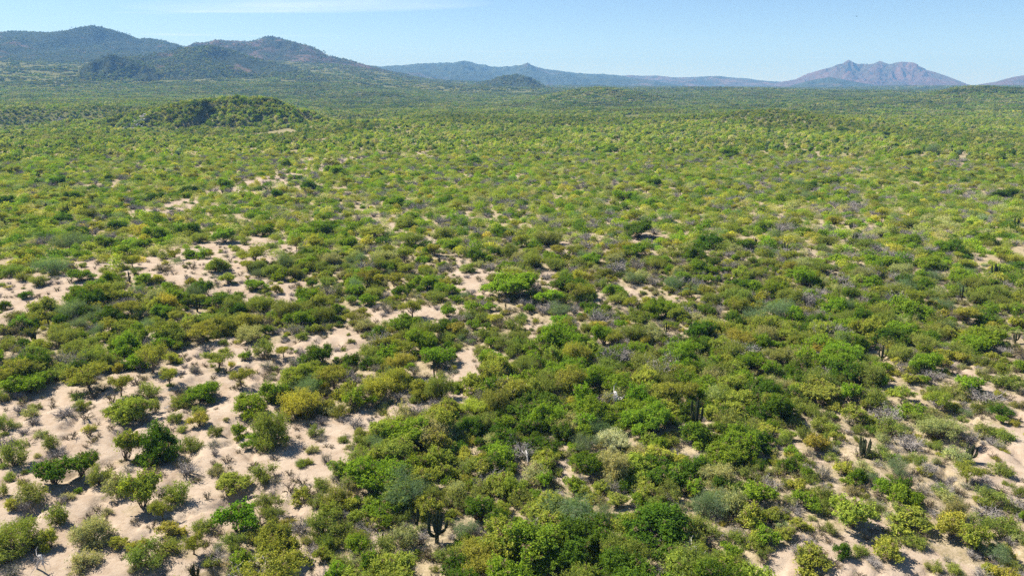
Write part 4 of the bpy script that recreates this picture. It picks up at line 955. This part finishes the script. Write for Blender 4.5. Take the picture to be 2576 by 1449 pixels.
def stuff_of_points(name, label, meshes, pos, idx, rot, scl, tint):
    pos = np.asarray(pos, np.float32); n = len(pos)
    me = bpy.data.meshes.new(name)
    me.vertices.add(n); me.vertices.foreach_set('co', pos.reshape(-1))
    a = me.attributes.new('idx', 'INT', 'POINT'); a.data.foreach_set('value', np.asarray(idx, np.int32))
    a = me.attributes.new('rot', 'FLOAT_VECTOR', 'POINT'); a.data.foreach_set('vector', np.asarray(rot, np.float32).reshape(-1))
    a = me.attributes.new('scl', 'FLOAT_VECTOR', 'POINT'); a.data.foreach_set('vector', np.asarray(scl, np.float32).reshape(-1))
    a = me.attributes.new('tint', 'FLOAT_VECTOR', 'POINT'); a.data.foreach_set('vector', np.asarray(tint, np.float32).reshape(-1))
    o = link(bpy.data.objects.new(name, me))
    o['kind'] = 'stuff'; o['label'] = label
    g = bpy.data.node_groups.new(name, 'GeometryNodeTree')
    g.interface.new_socket('Geometry', in_out='INPUT', socket_type='NodeSocketGeometry')
    g.interface.new_socket('Geometry', in_out='OUTPUT', socket_type='NodeSocketGeometry')
    gi, go = g.nodes.new('NodeGroupInput'), g.nodes.new('NodeGroupOutput')
    def named(nm, ty):
        q = g.nodes.new('GeometryNodeInputNamedAttribute'); q.data_type = ty; q.inputs['Name'].default_value = nm
        return q.outputs['Attribute']
    nidx, nrot, nscl = named('idx', 'INT'), named('rot', 'FLOAT_VECTOR'), named('scl', 'FLOAT_VECTOR')
    join = g.nodes.new('GeometryNodeJoinGeometry')
    for k, m in enumerate(meshes):
        src = bpy.data.objects.new(name + '_source', m)
        oi = g.nodes.new('GeometryNodeObjectInfo'); oi.inputs['Object'].default_value = src
        cmp = g.nodes.new('FunctionNodeCompare'); cmp.data_type = 'INT'; cmp.operation = 'EQUAL'
        g.links.new(nidx, cmp.inputs[2]); cmp.inputs[3].default_value = k
        ip = g.nodes.new('GeometryNodeInstanceOnPoints')
        g.links.new(gi.outputs[0], ip.inputs['Points']); g.links.new(cmp.outputs[0], ip.inputs['Selection'])
        g.links.new(oi.outputs['Geometry'], ip.inputs['Instance'])
        g.links.new(nrot, ip.inputs['Rotation']); g.links.new(nscl, ip.inputs['Scale'])
        g.links.new(ip.outputs[0], join.inputs[0])
    g.links.new(join.outputs[0], go.inputs[0])
    md = o.modifiers.new('plants', 'NODES'); md.node_group = g
    return o

JOIN = {}
for k, ms in PROTO.items():
    if 'parts' not in ms[0]:
        JOIN[k] = [joined(m) for m in ms]
# near ones that are left over
names, meshes = [], []
for k in ('green', 'small_green', 'olive', 'small_olive', 'wispy', 'tree', 'dry', 'dry_leafy', 'sprig', 'bare_tree', 'deadwood'):
    for m, md in zip(JOIN[k], PROTO[k]):
        names.append((k, md)); meshes.append(m)
by = {}
for i, (k, md) in enumerate(names):
    by.setdefault(k, []).append(i)
pos, idx, rot, scl, tnt = [], [], [], [], []
for p in REST:
    if p['kind'] == 'C':
        continue
    i = by[p['model']][int(prng.integers(0, len(by[p['model']])))]
    sx, sz = scaled(p, names[i][1])
    pos.append((p['x'], p['y'], p['z'] - .03)); idx.append(i); rot.append((0, 0, prng.uniform(0, 6.28))); scl.append((sx, sx, sz)); tnt.append(jitter_tint(p['kind'], prng, .16))
# low growth between them
x, y, r = scatter(27, 150, 1.15, 311)
b, th_ = cover(x, y, BARE), cover(x, y, THIN)
k = r.uniform(0, 1, len(x)) < np.clip(.80 - .62 * b - .12 * th_ + .35 * cover(x, y, THICK), .0, 1) * (.6 + .8 * fbm(x / 7, y / 7, 3, 81))
x, y = x[k], y[k]; z = ground_h(x, y)
low = by['sprig'] * 2 + by['small_olive'] * 2 + by['dry_leafy'] + by['dry']
for i in range(len(x)):
    j = low[int(r.integers(0, len(low)))]
    half = r.uniform(.3, .75); s = half / names[j][1]['rad']
    pos.append((x[i], y[i], z[i] - .04)); idx.append(j); rot.append((0, 0, r.uniform(0, 6.28))); scl.append((s, s, s * r.uniform(.7, 1.1)))
    tnt.append(jitter_tint('OPYOX'[int(r.integers(0, 5))], r, .2))
# middle distance
x, y, r = scatter(135, 350, 1.8, 302)
b, th_ = .8 * cover(x, y, BARE), cover(x, y, THIN)
ki = pick_kind(x, y, th_, r)
k = r.uniform(0, 1, len(x)) < (1 - b * 1.05) * (1 - .3 * th_) * .88 * np.clip(.68 + 1.2 * (fbm(x / 16, y / 16, 3, 78) - .2), 0, 1)
x, y, ki = x[k], y[k], ki[k]
MID0 = len(meshes)
MIDM = [far_model(400 + q, 1.9, 2.2, 1, 0, 420, .42, .17) for q in range(5)] + [far_model(410 + q, 1.9, 1.9, 1, 0, 420, .42, .10) for q in range(4)]
meshes += MIDM
z = ground_h(x, y)
half = r.choice([1.6, 1.1, .7], len(x), p=[.3, .42, .28]) * r.uniform(.8, 1.25, len(x))
for i in range(len(x)):
    kd = KINDS[ki[i]]
    if kd in 'Xs':
        ch = by['dry'] if kd == 'X' else by['dry_leafy']; j = ch[int(r.integers(0, len(ch)))]; s = half[i] / 1.4; s2 = s
    elif kd == 'T':
        j = by['tree'][int(r.integers(0, 4))]; s = max(half[i], 1.1) / 2.0; s2 = s
    else:
        j = MID0 + (int(r.integers(0, 5)) if kd in 'GDAY' else 5 + int(r.integers(0, 4))); s = half[i] / 1.9; s2 = s * r.uniform(.85, 1.15)
    pos.append((x[i], y[i], z[i] - .05)); idx.append(j); rot.append((0, 0, r.uniform(0, 6.28))); scl.append((s, s, s2)); tnt.append([1.12 * v for v in jitter_tint(kd if kd != 's' else 'O', r, .2)])
stuff_of_points('scrubland', 'mixed green and grey desert scrub covering the plain between the larger shrubs', meshes, pos, idx, rot, scl, tnt)

# far plain and the slopes of the hills
meshes, pos, idx, rot, scl, tnt = [], [], [], [], [], []
meshes += [far_model(500 + q, 2.3, 2.6, 1, 0, 130, .85, .45) for q in range(6)]
meshes += [far_model(520 + q, 2.4, 2.8, 9, 6.0, 42, 1.5, .9) for q in range(6)]
meshes += [far_model(540 + q, 3.2, 3.4, 16, 15.0, 26, 2.6, 1.8) for q in range(6)]
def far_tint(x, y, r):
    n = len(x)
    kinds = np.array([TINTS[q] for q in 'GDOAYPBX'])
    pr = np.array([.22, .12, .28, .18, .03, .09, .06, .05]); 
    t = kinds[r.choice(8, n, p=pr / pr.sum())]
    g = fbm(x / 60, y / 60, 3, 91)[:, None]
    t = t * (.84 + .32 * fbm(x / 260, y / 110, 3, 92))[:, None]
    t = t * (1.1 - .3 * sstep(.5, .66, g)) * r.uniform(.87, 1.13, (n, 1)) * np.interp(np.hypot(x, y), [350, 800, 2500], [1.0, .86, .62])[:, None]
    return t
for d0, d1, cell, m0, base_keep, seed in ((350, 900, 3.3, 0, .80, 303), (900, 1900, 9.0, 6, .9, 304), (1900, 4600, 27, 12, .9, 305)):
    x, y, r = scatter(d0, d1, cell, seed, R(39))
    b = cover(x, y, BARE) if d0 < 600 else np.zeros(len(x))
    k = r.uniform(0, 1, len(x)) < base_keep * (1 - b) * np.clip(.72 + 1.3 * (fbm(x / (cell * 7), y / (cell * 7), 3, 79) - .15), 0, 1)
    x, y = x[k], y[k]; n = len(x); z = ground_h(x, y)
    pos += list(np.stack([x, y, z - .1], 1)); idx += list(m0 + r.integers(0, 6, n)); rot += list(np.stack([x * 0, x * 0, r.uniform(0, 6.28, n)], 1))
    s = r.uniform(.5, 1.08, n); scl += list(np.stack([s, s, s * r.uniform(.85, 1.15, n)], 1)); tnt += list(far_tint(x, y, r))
x, y, r = scatter(470, 720, 2.5, 307, R(36))          # thick cover on the ridge
h = ridge_h(x, y); k = (h > 1.5) & (r.uniform(0, 1, len(x)) < .85); x, y = x[k], y[k]; n = len(x); z = ground_h(x, y)
pos += list(np.stack([x, y, z - .3], 1)); idx += list(r.integers(0, 6, n)); rot += list(np.stack([x * 0, x * 0, r.uniform(0, 6.28, n)], 1))
s = r.uniform(.6, 1.15, n); scl += list(np.stack([s, s, s * r.uniform(.9, 1.2, n)], 1)); tnt += list(far_tint(x, y, r))
r = np.random.default_rng(306)
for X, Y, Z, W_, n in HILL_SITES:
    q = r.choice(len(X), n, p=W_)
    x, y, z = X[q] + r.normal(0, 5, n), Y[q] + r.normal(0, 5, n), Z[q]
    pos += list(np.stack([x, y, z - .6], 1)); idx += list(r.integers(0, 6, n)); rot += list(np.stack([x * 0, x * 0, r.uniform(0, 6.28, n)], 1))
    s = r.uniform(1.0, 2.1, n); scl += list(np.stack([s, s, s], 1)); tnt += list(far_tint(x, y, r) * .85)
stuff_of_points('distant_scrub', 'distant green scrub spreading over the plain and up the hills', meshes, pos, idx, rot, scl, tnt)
print('points', len(PL), len(THINGS), len(REST), len(pos))

# ------------------------------------------------------------------ the air
def haze_box():
    x0, x1, y0, y1, z0, z1 = -15600, 15600, -15600, 15600, -40, 560
    v = [(x, y, z) for z in (z0, z1) for y in (y0, y1) for x in (x0, x1)]
    f = np.array([[0, 2, 3, 1], [4, 5, 7, 6], [0, 1, 5, 4], [2, 6, 7, 3], [0, 4, 6, 2], [1, 3, 7, 5]])
    m, t, o = new_mat('haze')
    pv = nd(t, 'ShaderNodeVolumePrincipled')
    pv.inputs['Density'].default_value = 1.5e-4
    pv.inputs['Color'].default_value = (0.21, 0.49, 1.0, 1)
    pv.inputs['Absorption Color'].default_value = (.5, .5, .5, 1)
    t.links.new(pv.outputs[0], o.inputs['Volume'])
    me = mesh_np('haze', np.array(v, float), [f], m)
    ob = link(bpy.data.objects.new('haze', me)); ob['kind'] = 'stuff'; ob['label'] = 'thin blue haze in the air over the plain'
haze_box()

# ------------------------------------------------------------------ rock outcrops on the ridge and the plain
def rock_material():
    m, t, o = new_mat('pale_rock')
    col = mixc(t, rng_map(t, noise(t, 0.5, 5, .7), .35, .65), (0.26, 0.245, 0.24), (0.54, 0.51, 0.49))
    bs = nd(t, 'ShaderNodeBsdfDiffuse'); t.links.new(col, bs.inputs['Color'])
    t.links.new(bs.outputs[0], o.inputs['Surface'])
    return m
M_ROCK = rock_material()
def boulder_mesh(seed):
    r = np.random.default_rng(seed)
    n, m = 12, 9
    V = [(0, 0, -1.0)]
    for i in range(1, m):
        for j in range(n):
            a, b = 2 * math.pi * j / n, math.pi * i / m
            V.append((math.sin(b) * math.cos(a), math.sin(b) * math.sin(a), -math.cos(b)))
    V.append((0, 0, 1.0)); V = np.array(V)
    for q in range(14):                                # flat broken faces
        d = r.normal(0, 1, 3); d /= np.linalg.norm(d); lim = r.uniform(.62, .9)
        over = V @ d - lim
        V = V - np.maximum(over, 0)[:, None] * d
    F4 = [[1 + (i - 1) * n + j, 1 + (i - 1) * n + (j + 1) % n, 1 + i * n + (j + 1) % n, 1 + i * n + j] for i in range(1, m - 1) for j in range(n)]
    F3 = [[0, 1 + (j + 1) % n, 1 + j] for j in range(n)] + [[len(V) - 1, 1 + (m - 2) * n + j, 1 + (m - 2) * n + (j + 1) % n] for j in range(n)]
    return mesh_np('boulder', V, [np.array(F4), np.array(F3)], M_ROCK)
BOULDERS = [boulder_mesh(700 + k) for k in range(4)]
for px, py, wpx, hpx, nb, label in ((340, 324, 52, 22, 14, 'pale grey rock face breaking out at the foot of the scrubby ridge'), (712, 268, 26, 22, 8, 'shaded grey rocks high on the steep dark end of the ridge'),
                                    (1440, 222, 26, 7, 7, 'low pale rocks on the far plain below the blue mountains'), (150, 306, 26, 7, 6, 'pale rocks in the dry wash, far-left beyond the open plain')):
    x, y, z = at(px, max(py, 224))
    d = math.hypot(x, y)
    root = bpy.data.objects.new('rock_outcrop', None); root.location = (x, y, z); link(root)
    root['label'] = label; root['category'] = 'rocks'
    r = np.random.default_rng(int(px))
    mw, mh = wpx / S * d / FPX, hpx / S * d / FPX
    for k in range(nb * 3):
        b = bpy.data.objects.new('boulder', BOULDERS[k % 4]); link(b, root)
        u = r.uniform(-.5, .5); v_ = r.uniform(0, 1)
        s = mw * r.uniform(.04, .10)
        bx, by_ = u * mw, v_ * mh * 2.2
        gz = float(ground_h(np.array([x + bx]), np.array([y + by_]))[0]) - z
        b.location = (bx, by_, gz + s * .2); b.scale = (s, s * r.uniform(.7, 1.1), s * r.uniform(.6, 1.1)); b.rotation_euler = (r.uniform(-.4, .4), r.uniform(-.4, .4), r.uniform(0, 6))

# ------------------------------------------------------------------ a bird gliding far off
def bird():
    rd = ray(2155, 40.5); k = 257 / np.linalg.norm(rd)
    root = bpy.data.objects.new('bird', None); root.location = (rd[0] * k, rd[1] * k, CAM_H + rd[2] * k); root.rotation_euler = (0, 0, .25); link(root)
    root['label'] = 'tiny dark bird gliding in the clear sky above the red mountain'; root['category'] = 'bird'
    m = bark_material('dark_plumage', (.03, .027, .025), (.07, .06, .055), 9)
    t = np.linspace(-1, 1, 9); prof = np.array([.01, .05, .075, .09, .10, .095, .07, .05, .01])
    path = np.stack([t * 0, t * .33, .02 * np.sin(t * 2)], 1)
    v, f = tube(path, prof, 8)
    link(bpy.data.objects.new('body', mesh_np('body', v, [f], m, smooth=True)), root)
    for s in (-1, 1):
        u = np.linspace(0, 1, 8)
        lead = np.stack([s * (.05 + .62 * u), .12 - .10 * u ** 2 + .05 * np.sin(u * 3), .03 + .12 * u - .05 * u ** 2], 1)
        chord = .24 * (1 - u ** 3) + .04
        trail = lead - np.stack([u * 0, chord, u * 0 + .012], 1)
        top = np.concatenate([lead, trail]); low = top - [0, 0, .014]
        F = []
        for i in range(7):
            F += [[i, i + 1, 8 + i + 1, 8 + i], [16 + i, 24 + i, 24 + i + 1, 16 + i + 1], [i, 16 + i, 16 + i + 1, i + 1], [8 + i, 8 + i + 1, 24 + i + 1, 24 + i]]
        link(bpy.data.objects.new('wing', mesh_np('wing', np.concatenate([top, low]), [np.array(F)], m)), root)
    tl = np.array([(-.03, -.3, .0), (.03, -.3, .0), (.08, -.48, .0), (-.08, -.48, .0)]); tl = np.concatenate([tl, tl - [0, 0, .012]])
    link(bpy.data.objects.new('tail', mesh_np('tail', tl, [np.array([[0, 1, 2, 3], [7, 6, 5, 4], [0, 4, 5, 1], [1, 5, 6, 2], [2, 6, 7, 3], [3, 7, 4, 0]])], m)), root)
bird()

# ------------------------------------------------------------------ what each plant is called
COLOUR = {'G': 'bright green', 'D': 'dark green', 'O': 'olive', 'A': 'yellowish green', 'Y': 'yellow', 'P': 'straw-pale', 'B': 'bluish green', 'W': 'cream', 'T': '', 'X': 'grey', 's': 'brown', 'C': 'dark', 'Z': 'bleached'}
def noun(p):
    k = p['kind']
    if k == 'T': return 'flat-topped tree'
    if k == 'X': return 'leafless shrub' if p['model'] == 'dry' else 'half-bare shrub'
    if k == 's': return 'twiggy plant'
    if k == 'C': return {'candelabra': 'many-armed cactus', 'forked': 'forked cactus', 'organ': 'clustered cactus', 'column': 'pole-like cactus'}[p['model']]
    if k == 'Z': return 'fallen dead trunk' if p['model'] == 'deadwood' else 'bare dead tree'
    return 'shrub'
CAT = {'shrub': 'shrub', 'flat_topped_tree': 'tree', 'dry_shrub': 'dry shrub', 'twiggy_bush': 'small plant', 'columnar_cactus': 'cactus', 'dead_tree': 'dead tree'}
GRP = {'shrub': 'leafy shrubs scattered over the plain', 'flat_topped_tree': 'small flat-topped trees of the scrub', 'dry_shrub': 'dry grey shrubs between the green ones', 'twiggy_bush': 'twiggy plants on the open sand', 'columnar_cactus': 'columnar cacti standing in the scrub', 'dead_tree': 'dead trees in the scrub'}
COLS = ['far-left', 'left', 'inner-left', 'centre-left', 'centre-right', 'inner-right', 'right', 'far-right']
def row_word(py):
    for lim, wd in ((430, 'distant'), (620, 'far'), (760, 'upper-middle'), (890, 'middle'), (1010, 'lower-middle'), (1120, 'lower'), (1230, 'near'), (1330, 'bottom'), (9999, 'bottom-edge')):
        if py < lim:
            return wd
def big(p):
    s = max(p['half'] * 2, p['hgt'])
    return 'huge' if s > 6.5 else 'large' if s > 4.3 else 'medium-sized' if s > 2.6 else 'small' if s > 1.4 else 'tiny'
tx = np.array([p['x'] for p in THINGS]); ty = np.array([p['y'] for p in THINGS])
tb, tt = cover(tx, ty, BARE), cover(tx, ty, THIN)
for i, p in enumerate(THINGS):
    p['ground'] = 'on open sand' if tb[i] > .45 else 'on thinly covered soil' if tt[i] > .45 else 'in the scrub'
    p['what'] = (COLOUR[p['kind']] + ' ' + noun(p)).strip()
    p['area'] = row_word(p['py']) + ' ' + COLS[int(min(max(p['px'], 0), 2575) // 322)]
cells = {}
for p in THINGS:
    cells.setdefault((p['what'], p['area']), []).append(p)
ORD = ['leftmost', 'second from left', 'third from left', 'fourth from left', 'fifth from left', 'sixth from left', 'seventh from left', 'eighth from left', 'ninth from left', 'tenth from left', 'eleventh from left', 'twelfth from left']
def neighbour(i):
    """what it stands beside: the thing of another look that is nearest, if near, and on which side"""
    p = THINGS[i]
    d = np.hypot(tx - p['x'], ty - p['y'])
    for j in np.argsort(d)[1:8]:
        q = THINGS[j]
        if d[j] > 2.2 * (p['half'] + q['half']):
            break
        if q['what'] != p['what'] and q['shown'] > .25 * p['shown']:
            dx, dy = p['px'] - q['px'], p['y'] - q['y']
            side = ('right of' if dx > 0 else 'left of') if abs(tx[i] - tx[j]) > abs(dy) else ('behind' if dy > 0 else 'in front of')
            return f"{side} {'an' if q['what'][0] in 'aeiou' else 'a'} {q['what']}"
    return ''
index = {id(p): i for i, p in enumerate(THINGS)}
for (what, area), ps in cells.items():
    ps.sort(key=lambda p: p['px'])
    for n, p in enumerate(ps):
        if len(ps) == 1:
            nb = neighbour(index[id(p)])
            lab = f"{big(p)} {what} {p['ground']}{' ' + nb if nb else ''}, {area} of the photo"
            if len(lab.split()) > 16:
                lab = f"{big(p)} {what} {p['ground']}, {area} of the photo"
        else:
            sized = sorted(ps, key=lambda q: -q['shown'])
            if p is sized[0] and p['shown'] > 1.5 * sized[1]['shown']:
                lab = f"largest {what} {p['ground']}, {area} area of the photo"
            else:
                lab = f"{ORD[n] if n < len(ps) - 1 or n == 0 else 'rightmost'} of {len(ps) if False else 'the'} {(what + 's').replace('cactuss', 'cacti')}, {area} area, {big(p)}, {p['ground']}"
        o = p['root']
        nm = NAME_OF[p['kind']]
        o['label'] = lab; o['category'] = CAT[nm]; o['group'] = GRP[nm]
